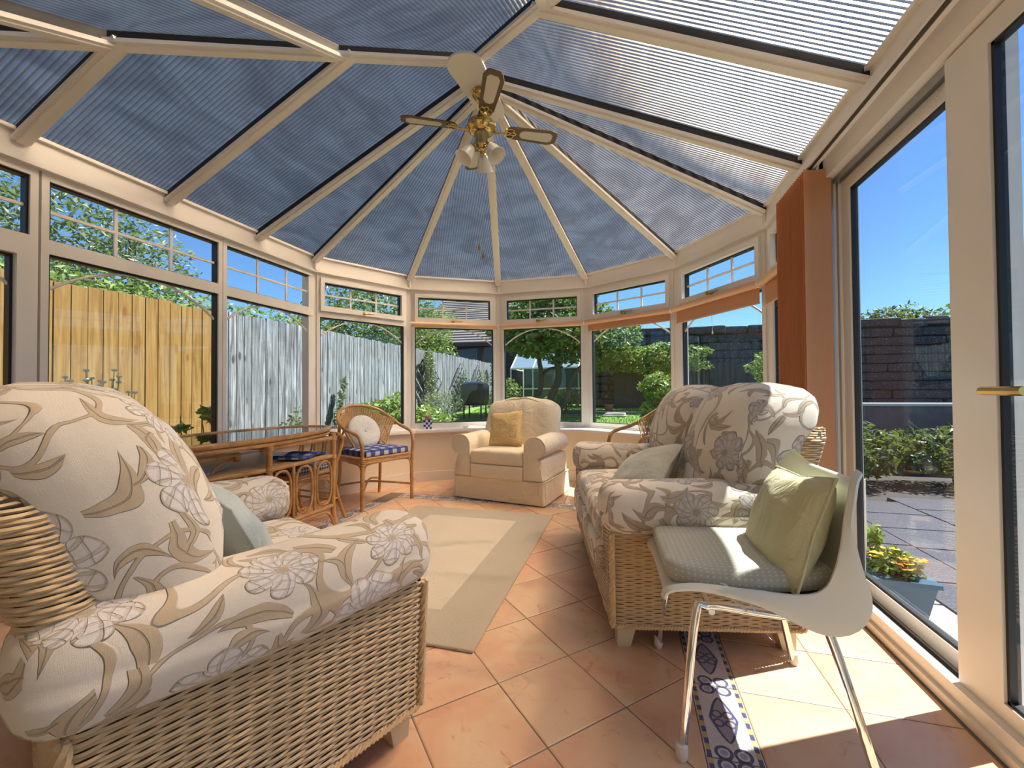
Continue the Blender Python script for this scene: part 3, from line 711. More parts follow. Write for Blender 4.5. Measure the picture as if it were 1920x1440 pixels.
for side in (-1, 1):
    n = nL if side < 0 else nR; zf = lambda x, y, n=n: zr(n, x, y); ex = CX+side*(AP+.10)
    full = [(ex, RY-AP-.1), (ex, CY+(AP+.1)*tan(radians(15))), (CX, CY), (CX, RY)]
    for a, b in zip(ys[:-1], ys[1:]):
        pl = full
        if a > .7: pl = clip(pl, 0, -1, -a)
        if b < 3.3: pl = clip(pl, 0, 1, b)
        if len(pl) > 2: sheet(pl, zf, lambda x, y: (y, x))
    for y in ys[1:4]:
        xt = CX if y > RY else CX+side*(RY-y)
        rafter((CX+side*(AP+.02), y, zr(n, CX+side*(AP+.02), y)), (xt, y, zr(n, xt, y)))
    e = CX+side*AP; rafter((e, RY-AP, 2.33), (CX, RY, 2.33+TP*AP), .075)
full = [(CX-AP, RY-AP), (CX+AP, RY-AP), (CX, RY)]
xs = [-2.27, -1.58, -.37, .32]
for a, b in zip([-9]+xs, xs+[9]):
    pl = clip(clip(full, -1, 0, -a), 1, 0, b)
    if len(pl) > 2: sheet(pl, zback, lambda x, y: (x, y))
for x in xs:
    yt = RY-abs(x-CX); rafter((x, RY-AP, 2.33), (x, yt, zback(x, yt)))
for i in (1, 2, 3, 4, 5):
    n = nrm(i); pl = [corner(i-1, .10), corner(i, .10), HUB]
    sheet(pl, lambda x, y, n=n: zr(n, x, y), lambda x, y, n=n: ((x-CX)*n[1]-(y-CY)*n[0], (x-CX)*n[0]+(y-CY)*n[1]))
for i in range(6):
    c = corner(i, .01); rafter((c[0], c[1], 2.327), (CX, CY, 2.33+TP*AP), .070)
m = MB(); m.box((CX-.03, RY, 3.19), (CX+.03, CY, 3.24)); m.obj('ridge_bar', MT['upvc'], ce)
# mounting board under the ridge
bd = MB(); A, B, r0, r1 = V3((-.99, 2.515)), V3((-.96, 2.97)), .120, .118
d = (B-A).normalized(); nn = V3((-d.y, d.x)); th = atan2(d.y, d.x); pl = []
for k in range(17): a = th+pi/2+pi*k/16; pl.append((A.x+r0*cos(a), A.y+r0*sin(a)))
for k in range(9): a = th-pi/2+pi*k/8; pl.append((B.x+r1*cos(a)*.8, B.y+r1*sin(a)))
bd.prism(pl, 3.10, 3.115); bd.obj('ridge_board', MT['upvc'], ce, smooth=False)

# patio door on the right wall
dr = tag(empty('door_1'), kind='structure'); DX = CX+AP     # .98
def dbox(name, mat, x0, x1, y0, y1, z0, z1, par=dr):
    m = MB(); m.box((x0, y0, z0), (x1, y1, z1)); return m.obj(name, MT[mat], par, smooth=False)
dbox('door_frame', 'upvc', DX-.01, DX+.115, -.5, 2.50, 2.055, 2.175)      # head
dbox('door_frame', 'upvc', DX-.01, DX+.115, 2.455, 2.53, 0, 2.175)
dbox('door_frame', 'upvc', DX-.01, DX+.02, -.5, 2.455, 0.0, .075)
dbox('door_threshold', 'skirt', DX-.025, DX-.01, -.5, 2.5, 0.0, .03)
for k, (a, b) in enumerate(((.022, .032), (.05, .058), (.078, .086))): dbox('track_rail', 'alu', DX+a, DX+b, -.5, 2.455, .035, .068)
dbox('track_bed', 'upvc', DX+.02, DX+.14, -.5, 2.455, 0.0, .036)
for a, b in ((.03, .04), (.06, .068)): dbox('track_rail', 'alu', DX+a, DX+b, -.5, 2.455, 2.03, 2.056)
def leaf(x0, x1, y0, y1, sa, sb, handle=False):
    l = MB(); l.box((x0, y0, .055), (x1, y0+sa, 2.045)); l.box((x0, y1-sb, .055), (x1, y1, 2.045)); l.box((x0, y0+sa, .055), (x1, y1-sb, .125)); l.box((x0, y0+sa, 1.975), (x1, y1-sb, 2.045))
    l.obj('door_leaf', MT['upvc'], dr, smooth=False)
    g = MB(); xm = (x0+x1)/2; g.box((xm-.004, y0+sa, .125), (xm+.004, y1-sb, 1.975)); g.obj('glass_pane', MT['doorglass'], dr, smooth=False)
    k = MB()
    for (a, b, c, d_) in ((y0+sa-.002, y0+sa+.010, .125, 1.975), (y1-sb-.010, y1-sb+.002, .125, 1.975), (y0+sa, y1-sb, .123, .135), (y0+sa, y1-sb, 1.965, 1.977)): k.box((xm-.012, a, c), (xm+.012, b, d_))
    k.obj('gasket', MT['gasket'], dr, smooth=False)
for a, b in ((.022, .030), (.044, .050)): dbox('track_rail', 'alu', DX+a, DX+b, 2.448, 2.456, .07, 2.05)
leaf(DX+.065, DX+.105, 1.52, 2.455, .085, .075)
leaf(DX+.015, DX+.055, .55, 1.655, .1, .165)
leaf(DX+.065, DX+.105, -.48, .60, .1, .1)
m = MB(); m.tube([(DX-.03, 1.34, .99), (DX-.03, 1.47, .99)], .012, 8); m.tube([(DX-.03, 1.46, .99), (DX+.02, 1.46, .99)], .009, 8); m.obj('door_handle', MT['brass'], dr)

# stack of vertical blind slats, with its track
vb = empty('vertical_blind', (.93, 2.4, 0)); tag(vb, 'stack of peach vertical blind slats drawn back beside the patio door', 'blind')
m = MB(); m.box((-.035, -2.6, 2.125), (.012, .50, 2.17)); m.box((-.012, -2.6, 2.118), (-.004, .50, 2.126)); m.obj('blind_track', MT['upvc'], vb, smooth=False)
m = MB(); m.box((-.026, -2.6, 2.1195), (-.014, .49, 2.1245)); m.obj('track_slot', MT['bronze'], vb, smooth=False)
for k in range(18):
    m = MB(); y = .012+k*.0235; pts = []
    N = 6
    for q_ in range(N+1):
        x = -.066+.127*q_/N; pts.append((x, y+.012*sin(pi*q_/N)+random.uniform(-.002, .002)+.018*(q_/N-.5)))
    vs_ = [(x, yy, .03) for x, yy in pts]+[(x, yy, 2.10) for x, yy in pts]+[(x, yy+.0015, .03) for x, yy in pts]+[(x, yy+.0015, 2.10) for x, yy in pts]; n = N+1
    fs = [(a, a+1, n+a+1, n+a) for a in range(N)]+[(2*n+a, 3*n+a, 3*n+a+1, 2*n+a+1) for a in range(N)]+[(0, n, 3*n, 2*n), (N, 2*n+N, 3*n+N, n+N)]
    m.add(vs_, fs); m.obj('slat', MT['blind'], vb)

# roller blinds
rb_lab = {2: 'rolled peach blind over the window left of the cream armchair back', 3: 'rolled peach blind over the window directly behind the cream armchair',
          4: 'peach roller blind over the window above the second rattan chair', 5: 'peach roller blind over the window right behind the flowered sofa',
          6: 'peach roller blind half hidden by the stacked vertical slats'}
for i, drop in ((2, .0), (3, .0), (4, .06), (5, .10), (6, .13)):
    ta, tb = (-.50, .50) if i < 6 else (-.50, .33)
    o = empty('roller_blind', P(i, 0, -.04, 1.765)); tag(o, rb_lab[i], 'blind', 'roller blinds')
    ofs = lambda p: p-o.location
    m = MB(); m.tube([ofs(P(i, ta, -.045, 1.765)), ofs(P(i, tb, -.045, 1.765))], .028, 14); m.obj('roller', MT['cassette'], o)
    for t in (ta-.012, tb+.002): m = MB(); m.tube([ofs(P(i, t, -.045, 1.765)), ofs(P(i, t+.010, -.045, 1.765))], .032, 12); m.obj('end_bracket', MT['upvc'], o)
    if drop:
        m = MB(); A = [ofs(P(i, ta+.02, -.016, 0)), ofs(P(i, tb-.02, -.016, 0)), ofs(P(i, tb-.02, -.019, 0)), ofs(P(i, ta+.02, -.019, 0))]
        z0, z1 = 1.765-.028-drop-o.location.z, 1.765-o.location.z
        m.prism([(p.x, p.y) for p in A], z0, z1); m.obj('blind_fabric', MT['blind'], o)
        m = MB(); A = [ofs(P(i, ta+.02, -.012, 0)), ofs(P(i, tb-.02, -.012, 0)), ofs(P(i, tb-.02, -.023, 0)), ofs(P(i, ta+.02, -.023, 0))]; m.prism([(p.x, p.y) for p in A], z0-.012, z0); m.obj('hem_bar', MT['cassette'], o)
        m = MB(); a = ofs(P(i, -.02 if i < 6 else -.25, -.012, 0)); L = .14 if i < 6 else .45
        m.tube([(a.x, a.y, z0), (a.x+.004, a.y, z0-L)], .0015, 5); m.lathe([(.002, z0-L+.005), (.008, z0-L-.02), (.003, z0-L-.03)], (a.x+.004, a.y, 0), 8); m.obj('pull_cord', MT['white'], o)
# ------------------------------------------------------------------ wicker suite
def loop_weave(mb, loops, r=.0042, amp=.0034, pitch=.042, seg=4, fr=None):
    """loops: list of closed outlines (lists of Vector) one per strand row"""
    ST = 0
    for i, lp in enumerate(loops):
        P_ = lp; n = len(P_); L = [0]
        for k in range(n): L.append(L[-1]+(P_[(k+1) % n]-P_[k]).length)
        tot = L[-1]; ST = ST or max(4, int(tot/pitch)); st = ST+ST % 2; m = st*seg
        pass
        vs_ = []; k = 0; c0 = sum(P_, V3((0, 0, 0)))/n
        for q in range(m):
            d = tot*q/m
            while k < n-1 and L[k+1] < d: k += 1
            a, b = P_[k], P_[(k+1) % n]; t = (d-L[k])/max(1e-9, L[k+1]-L[k]); c = a.lerp(b, t); T = (b-a).normalized()
            nn = V3((T.y, -T.x, 0)); nn = nn.normalized() if nn.length > 1e-6 else (c-c0).normalized()
            o = amp*cos(pi*q/seg+pi*(i % 2)); c = c+nn*o; up = V3((0, 0, 1)); rr = r*(1+.1*sin(i*7.3+q*.21))
            if fr: up = fr
            vs_ += [c-up*rr, c+nn*rr, c+up*rr, c-nn*rr*.5]
        fs = [(q*4+a, ((q+1) % m)*4+a, ((q+1) % m)*4+(a+1) % 4, q*4+(a+1) % 4) for q in range(m) for a in range(3)]
        mb.add(vs_, fs)
def rrect(x0, x1, y0, y1, r, z, n=5, dx=0.0):
    pts = []
    for (cx, cy, a0) in ((x1-r, y1-r, 0), (x0+r, y1-r, pi/2), (x0+r, y0+r, pi), (x1-r, y0+r, 1.5*pi)):
        for k in range(n+1): a = a0+pi/2*k/n; pts.append(V3((cx+r*cos(a)+dx, cy+r*sin(a), z)))
    out = []
    for i in range(len(pts)):
        a, b = pts[i], pts[(i+1) % len(pts)]; L = (b-a).length; m = max(1, int(L/.1))
        for k in range(m): out.append(a.lerp(b, k/m))
    return out
def braid(mb, p, q, r=.0065, n=None, off=.006):
    p, q = V3(p), V3(q); L = (q-p).length; n = n or max(8, int(L/.006)); T = (q-p).normalized(); a = T.orthogonal().normalized(); b = T.cross(a)
    for ph in (0, 2*pi/3, 4*pi/3):
        mb.tube([p.lerp(q, k/n)+(a*cos(ph+k*.5)+b*sin(ph+k*.5))*off for k in range(n+1)], r, 5)
def wicker_seat(name, label, cat, loc, rz, W, ns, fab, D=.70):
    o = empty(name, (loc[0], loc[1], 0), rz); tag(o, label, cat)
    rows = 44; z0, z1 = .095, .455
    body = MB(); loops = []
    for i in range(rows):
        t = (i+.5)/rows; z = z0+(z1-z0)*t; f = .018*t
        loops.append(rrect(-D-f*.5, f*.4, -W/2-f, W/2+f, .022, z))
    loop_weave(body, loops, r=.0039, amp=.0026, pitch=.036); b_ = body.obj('wicker_body', MT['wicker'], o); b_['kind'] = 'stuff'
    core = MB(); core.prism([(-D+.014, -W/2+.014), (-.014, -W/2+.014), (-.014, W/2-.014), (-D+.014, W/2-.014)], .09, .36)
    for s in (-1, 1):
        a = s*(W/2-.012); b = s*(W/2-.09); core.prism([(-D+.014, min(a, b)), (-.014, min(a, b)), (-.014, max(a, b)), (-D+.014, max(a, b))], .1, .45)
    core.obj('shade_core', MT['wicker_in'], o)
    rim = MB()
    lp = rrect(-D, 0, -W/2, W/2, .02, .092)
    for ph in (0, pi*.66, pi*1.33):
        pts = []; n = len(lp); tot = 0
        for k in range(n):
            a, b = lp[k], lp[(k+1) % n]; L = (b-a).length; m = max(1, int(L/.012)); T = (b-a).normalized(); nn = V3((T.y, -T.x, 0))
            for q in range(m): s_ = tot+L*q/m; pts.append(a.lerp(b, q/m)+nn*(.004+.006*cos(s_*170+ph))+V3((0, 0, .006*sin(s_*170+ph))))
            tot += L
        rim.tube(pts, .0055, 5, closed=True)
    for sx, sy in ((0, 1), (0, -1), (-D, 1), (-D, -1)):
        braid(rim, (sx+(.004 if sx == 0 else -.004), sy*(W/2+.002), .09), (sx+(.008 if sx == 0 else -.01), sy*(W/2+.018), .45))
    rim.obj('braided_trim', MT['wicker'], o)['kind'] = 'stuff'
    # back: slab leaning backwards
    bk = MB(); loops = []; n = 48
    for i in range(n):
        t = (i+.5)/n; z = .44+.41*t; lean = -.13*t; th = .10; k = 1.0
        yy = W/2-.005
        if t > .86: e = (t-.86)/.14; yy -= .05*(1-sqrt(max(0, 1-e*e))); th -= .05*e*e
        loops.append(rrect(-D-.0+lean, -D+th+lean, -yy, yy, .045, z))
    loop_weave(bk, loops, r=.0040, amp=.0026, pitch=.036); q_ = bk.obj('wicker_back', MT['wicker'], o); q_['kind'] = 'stuff'
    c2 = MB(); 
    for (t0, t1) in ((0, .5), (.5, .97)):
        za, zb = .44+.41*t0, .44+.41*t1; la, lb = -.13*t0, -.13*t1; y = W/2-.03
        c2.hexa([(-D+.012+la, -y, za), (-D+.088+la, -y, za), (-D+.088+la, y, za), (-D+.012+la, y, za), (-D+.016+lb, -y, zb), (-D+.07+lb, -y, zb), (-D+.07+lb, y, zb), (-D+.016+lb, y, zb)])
    c2.obj('shade_core', MT['wicker_in'], o)
    for sx in (-.055, -D+.055):
        for sy in (-1, 1):
            f = MB(); y = sy*(W/2-.05); k = .012 if sx > -.3 else -.02
            f.hexa([(sx-.025+k, y-.025, 0), (sx+.025+k, y-.025, 0), (sx+.025+k, y+.025, 0), (sx-.025+k, y+.025, 0), (sx-.038, y-.036, .1), (sx+.038, y-.036, .1), (sx+.038, y+.036, .1), (sx-.038, y+.036, .1)])
            f.obj('foot', MT['feetwood'], o, smooth=False)
    fb = MT[fab]
    # arm pads
    for sy in (-1, 1):
        m = MB()
        def dfm(p, sy=sy):
            x, y, z = p; k = x/.40
            wv = .006*sin(9*x+1.3*sy)*cos(11*y); sag = -.008*cos(k*1.4)
            if z < 0: y *= 1.06; z *= (1.0 if y*sy > 0 else .9)
            return (x, y*(1+.05*cos(k*2)), z+wv+sag)
        m.rbox((-D/2-.015, sy*(W/2-.065), .542), (D/2+.06, .112, .100), .078, 16, dfm, uo=1.7+sy+(W*3))
        m.obj('arm_pad', fb, o, ang=80)
    # seat cushions
    iw = W-.33; cw = iw/ns
    for k in range(ns):
        m = MB(); y = -iw/2+cw*(k+.5)
        def dfs(p):
            x, y_, z = p; kx, ky = x/.29, y_/(cw/2); b = .022*(1-kx*kx)*(1-ky*ky)
            return (x, y_, z+(b if z > 0 else -b*.3))
        m.rbox((-.265, y, .405), (.30, cw/2-.002, .075), .055, 14, dfs, uo=.4+k*1.1)
        m.obj('seat_cushion', fb, o, ang=80)
        cf = MB()   # padded front border under the cushion
        cf.rbox((.015, y, .30), (.035, cw/2-.004, .07), .03, 10, None, uo=3.+k); cf.obj('front_panel', fb, o, ang=80)
    # back cushions: lumbar part between the arms, head part over them
    Wb = W+.0; hw = Wb/ns
    for k in range(ns):
        y = -iw/2+cw*(k+.5); m = MB()
        def dfl(p):
            x, y_, z = p; kz, ky = z/.16, y_/(cw/2)
            return (x+(.035*(1-kz*kz)*(1-ky*ky) if x > 0 else 0)-.10*kz*.5, y_, z)
        m.rbox((-.555, y, .60), (.085, cw/2+.01, .16), .07, 14, dfl, ax=1, uo=5.+k); m.obj('lumbar_cushion', fb, o, ang=80)
        y = -Wb/2+hw*(k+.5); m = MB()
        def dfh(p):
            x, y_, z = p; kz, ky = z/.20, y_/(hw/2)
            bul = .05*(1-min(1, ky*ky)) if x > 0 else 0
            tp = (.03*(1-ky*ky)) if z > 0 else 0
            z2 = z+tp*max(0, kz)-.012*abs(sin(6*y_+x*8))*(.5 if z > 0 else 1)
            if z < -.05: x = x*(1-.25*min(1, (-z-.05)/.15)) - .01
            pin = .012*math.exp(-((abs(ky)-1)*6)**2)
            return (x+bul-.16*kz*.5+.012*sin(9*y_+4*z), y_*(1-.03*max(0, kz)), z2-pin)
        m.rbox((-.645, y, .785), (.150, hw/2-.004, .212), .125, 18, dfh, ax=1, uo=7.+k*1.9+W)
        hc = m.obj('back_cushion', fb, o, ang=80)
    return o
ch = wicker_seat('wicker_armchair', 'large wicker armchair with cream flower-embroidered cushions, cut off by the left edge', 'armchair', (-1.080, 1.323), radians(66.5), 1.06, 1, 'floral')
so = wicker_seat('wicker_sofa', 'two-seat wicker sofa with taupe flowered cushions beside the patio door', 'sofa', (-.198, 2.32), radians(192), 1.33, 2, 'floral2')

def Rm(rx=0, ry=0, rz=0): return Matrix.Rotation(rz, 3, 'Z') @ Matrix.Rotation(ry, 3, 'Y') @ Matrix.Rotation(rx, 3, 'X')
def cushion(label, mat, loc, w_, h_, t, R, group=None, name='cushion', cat='cushion'):
    m = MB(); m.pillow((0, 0, 0), w_, h_, t, R, 16)
    o = m.obj(name, MT[mat], None, ang=80); o.location = loc; tag(o, label, cat, group)
    s = MB(); pts = []
    for k in range(48):
        a = 4*k/48; e = int(a); f = a-e; u, v = [(-1+2*f, -1), (1, -1+2*f), (1-2*f, 1), (-1, 1-2*f)][e]
        pin = 1-.10*(1-abs(u*v)); pts.append(R @ V3((u*w_/2*pin, v*h_/2*pin, 0)))
    s.tube(pts, .004, 6, closed=True); s.obj('piping', MT[mat], o); return o
cushion('grey-green satin cushion lying on the seat of the flowered sofa', 'grey', (.07, 2.30, .565), .38, .38, .15, Rm(0, radians(-36), radians(20)) @ Rm(0, 0, radians(38)))
cushion('pale blue satin cushion peeping out beside the back cushion of the big armchair', 'paleblue', (-1.17, 1.03, .56), .36, .36, .12, Rm(0, radians(62), radians(63)) @ Rm(0, 0, radians(10)))

# ------------------------------------------------------------------ cream slip-covered armchair
def slip_chair():
    o = empty('slipcover_armchair', (-1.143, 3.60, 0), radians(-90-10+0)); tag(o, 'cream slip-covered armchair with rolled arms and skirt in front of the bay windows', 'armchair')
    mt = MT['slip']; W, D = .90, .70     # local +x = front
    m = MB(); m.rbox((-D/2, 0, .20), (D/2-.005, W/2-.012, .20), .03, 10); m.obj('base', mt, o, ang=80)
    # skirt: slightly flared box panels with kick pleats
    m = MB(); pts = []; 
    out = rrect(-D, 0, -W/2, W/2, .02, 0, 3); n = len(out)
    cx = sum(p.x for p in out)/n
    vs_ = []
    for z, f in ((.012, 1.028), (.10, 1.012), (.205, 1.0)):
        for k, p in enumerate(out):
            wob = 1+(.005*sin(k*1.9) if z < .1 else 0)
            vs_.append(V3((cx+(p.x-cx)*f*wob, p.y*f*wob, z)))
    vs_ += [V3((cx+(p.x-cx)*.985, p.y*.985, .205)) for p in out]+[V3((cx+(p.x-cx)*1.0, p.y*1.0, .012)) for p in out]
    fs = []
    for r_ in range(3):
        for k in range(n): fs.append((r_*n+k, r_*n+(k+1) % n, (r_+1)*n+(k+1) % n, (r_+1)*n+k))
    for k in range(n): fs.append((4*n+k, 3*n+k, 3*n+(k+1) % n, 4*n+(k+1) % n)); fs.append((4*n+(k+1) % n, (k+1) % n, k, 4*n+k))
    m.add(vs_, fs); m.obj('skirt', mt, o, ang=50)
    m = MB(); lp = rrect(-D-.002, .002, -W/2-.002, W/2+.002, .02, .205, 3); m.tube(lp, .005, 6, closed=True)
    for sy in (-1, 1): m.tube([(.012, sy*(W/2-.03), .02), (.004, sy*(W/2-.03), .20)], .004, 5); m.tube([(-.03, sy*(W/2+.012), .02), (-.03, sy*(W/2+.004), .20)], .004, 5)
    m.obj('piping', mt, o)
    # rolled arms
    for sy in (-1, 1):
        prof = []
        for (y, z) in ((.27, .22), (.275, .35), (.275, .48)): prof.append((y, z))
        for k in range(15):
            a = radians(170-k*(250/14)); prof.append((.375+.100*cos(a), .505+.092*sin(a)))
        for (y, z) in ((.405, .39), (.43, .31), (.445, .22)): prof.append((y, z))
        vs_ = []; xs_ = [(.012, .90), (.006, .97), (-.012, 1.0), (-.15, 1.0), (-.4, .99), (-.62, .97), (-.66, .93)]; n = len(prof); cy, cz = .37, .40
        for x, k in xs_:
            for (y, z) in prof: vs_.append((x, sy*(cy+(y-cy)*k), cz+(z-cz)*(k if z > .4 else 1)+.006*sin(13*x)))
        fs = []
        for a in range(len(xs_)-1):
            for b in range(n-1):
                f = (a*n+b, a*n+b+1, (a+1)*n+b+1, (a+1)*n+b); fs.append(f if sy > 0 else f[::-1])
        e0, e1 = list(range(n)), list(range((len(xs_)-1)*n, len(xs_)*n)); fs += [e0[::-1] if sy > 0 else e0, e1 if sy > 0 else e1[::-1]]
        m = MB(); m.add(vs_, fs); ar = m.obj('arm', mt, o, ang=60)
        m = MB(); m.tube([(.008, sy*(cy+(y-cy)*.99), cz+(z-cz)*(.99 if z > .4 else 1)) for y, z in prof], .0048, 6); m.obj('piping', mt, ar)
    m = MB()
    def ds(p):
        x, y, z = p; kx, ky = x/.28, y/.27; b = .03*(1-kx*kx)*(1-ky*ky); return (x, y, z+(b if z > 0 else 0))
    m.rbox((-.245, 0, .395), (.265, .268, .062), .035, 12, ds); m.obj('seat_cushion', mt, o, ang=80)
    m = MB(); m.rbox((.004, 0, .27), (.02, .262, .06), .015, 8); m.obj('front_panel', mt, o, ang=80)
    # back: camel hump, pleat in the middle
    m = MB(); 
    def db(p):
        x, y, z = p; ky, kz = y/.40, z/.26
        top = .06*(cos(ky*pi*.5)) if z > 0 else 0
        pl = -.022*math.exp(-(y/.02)**2) if x > 0 else 0
        bul = .035*(1-ky*ky)*(1-kz*kz) if x > 0 else 0
        return (x+pl+bul-.09*kz+.004*sin(21*y+7*z), y*(1-.04*max(0, kz)), z+top*max(0, kz)+(.006*sin(30*y) if z > .15 else 0))
    m.rbox((-.56, 0, .60), (.095, .405, .27), .08, 18, db); m.obj('back', mt, o, ang=80)
    m = MB(); pts = []
    for k in range(21):
        a = pi*k/20; y = .385*cos(a); q = db((.062, y, .262*min(1, abs(sin(a))**.35))); pts.append((-.56+q[0]+.006, q[1], .60+q[2]))
    m.tube(pts, .005, 6); m.obj('piping', mt, o)
    return o
slip_chair()
cushion('mustard yellow square cushion propped on the cream slip-covered armchair', 'yellow', (-1.12, 3.83, .635), .35, .35, .13, Rm(0, 0, radians(-12)) @ Rm(radians(72), 0, 0) @ Rm(0, 0, radians(6)))

# ------------------------------------------------------------------ white plastic chair
def plastic_chair():
    o = empty('plastic_chair', (.335, 1.49, 0), radians(183)); tag(o, 'white moulded plastic chair on chrome legs in front of the wicker sofa', 'chair')
    prof = spline([V3((a, 0, b)) for a, b in ((.246, .402), (.234, .425), (.16, .432), (.04, .418), (-.07, .408), (-.145, .418), (-.19, .455), (-.212, .515), (-.226, .59), (-.235, .66), (-.25, .735), (-.262, .75))], 4)
    n = len(prof); NU = 16; top, bot = [], []
    for i, p in enumerate(prof):
        s = i/(n-1); T = (prof[min(n-1, i+1)]-prof[max(0, i-1)]).normalized(); N = V3((T.z, 0, -T.x))
        hw = .215+.012*sin(pi*s)- (.035*max(0, (s-.86)/.14)**2) - (.02*max(0, (.12-s)/.12)**2)
        curl = (.012+.03*min(1, s/.3))+.012*math.exp(-((s-.5)/.16)**2)   # sides come up, most at the bend
        for j in range(NU+1):
            u = -1+2*j/NU; k = max(0, (abs(u)-.55)/.45)**2
            top.append(p+V3((0, u*hw, 0))+N*curl*k); bot.append(p+V3((0, u*hw, 0))+N*(curl*k-.006))
    vs_ = top+bot; M_ = NU+1; off = len(top); fs = []
    for i in range(n-1):
        for j in range(NU):
            a = i*M_+j; fs.append((a, a+1, a+M_+1, a+M_)); fs.append((off+a, off+a+M_, off+a+M_+1, off+a+1))
    for i in range(n-1):
        for j, fl_ in ((0, 0), (NU, 1)):
            a = i*M_+j; f = (a, a+M_, off+a+M_, off+a); fs.append(f if not fl_ else f[::-1])
    for j in range(NU):
        a = j; fs.append((a+1, a, off+a, off+a+1)); a = (n-1)*M_+j; fs.append((a, a+1, off+a+1, off+a))
    m = MB(); m.add(vs_, fs); sh = m.obj('shell', MT['white'], o, ang=70)
    for j0, sg in ((0, -1), (NU, 1)):
        V_ = []; F_s = []
        for i in range(n):
            s_ = i/(n-1); q = top[i*M_+j0]; T = (prof[min(n-1, i+1)]-prof[max(0, i-1)]).normalized(); N = V3((T.z, 0, -T.x))
            d = .014+.105*math.exp(-((s_-.50)/.17)**2)
            for (k, o_) in ((0, 0), (.5, .012), (1, .010), (1, .004), (.5, .006), (0, -.006)): V_.append(q-N*d*k+V3((0, sg*o_, 0)))
        for i in range(n-1):
            for b in range(5): f = (i*6+b, i*6+b+1, (i+1)*6+b+1, (i+1)*6+b); F_s.append(f if sg < 0 else f[::-1])
        m = MB(); m.add(V_, F_s); m.obj('shell_side', MT['white'], sh, ang=60)
    for sy in (-1, 1):
        pts = spline([(.215, sy*.250, .02), (.170, sy*.205, .36), (.135, sy*.195, .392), (.0, sy*.19, .385), (-.13, sy*.19, .375), (-.165, sy*.20, .345), (-.245, sy*.245, .02)], 7)
        m = MB(); m.tube(pts, .0115, 12); m.obj('leg_frame', MT['chrome'], o)
        for x, y in ((.2175, .2525), (-.2485, .248)):
            m = MB(); m.lathe([(.010, .045), (.0155, .04), (.0165, .012), (.012, 0)][::-1], (x, sy*y, 0), 14); m.obj('ferrule', MT['rubber'], o)
    for x, z in ((.125, .378), (-.12, .366)):
        m = MB(); m.tube([(x, -.2, z), (x, .2, z)], .009, 10); m.obj('cross_tube', MT['chrome'], o)
    return o
pc = plastic_chair()
def seat_pad():
    m = MB()
    def dp(p):
        x, y, z = p; k = x/.215
        y = y*(1-.14*max(0, -k)**2-.20*max(0, k)**5)
        b = .012*(1-k*k)*(1-(y/.21)**2)
        return (x, y, z+(b if z > 0 else 0)-.018*max(0, k*.0-k)*0+.012*k*k)
    m.rbox((0, 0, 0), (.222, .208, .030), .028, 14, dp); o = m.obj('seat_pad', MT['dots'], None, ang=80)
    o.location = (.315, 1.50, .462); o.rotation_euler = (0, radians(2), radians(183)); tag(o, 'grey-green seat pad with pale dots on the white plastic chair', 'cushion')
    s = MB(); s.tube([(.08, .206, .0), (.03, .235, -.02), (.01, .25, -.05)], .004, 5, flat=.4); s.tube([(.07, .206, .0), (.06, .24, -.03), (.03, .255, -.05)], .004, 5, flat=.4); s.obj('tie_ribbon', MT['dots'], o)
seat_pad()
cushion('pale lemon-green cushion slumped against the back of the white plastic chair', 'lemon', (.465, 1.475, .588), .36, .33, .13, Rm(0, radians(-70), radians(4)) @ Rm(0, 0, radians(95)))

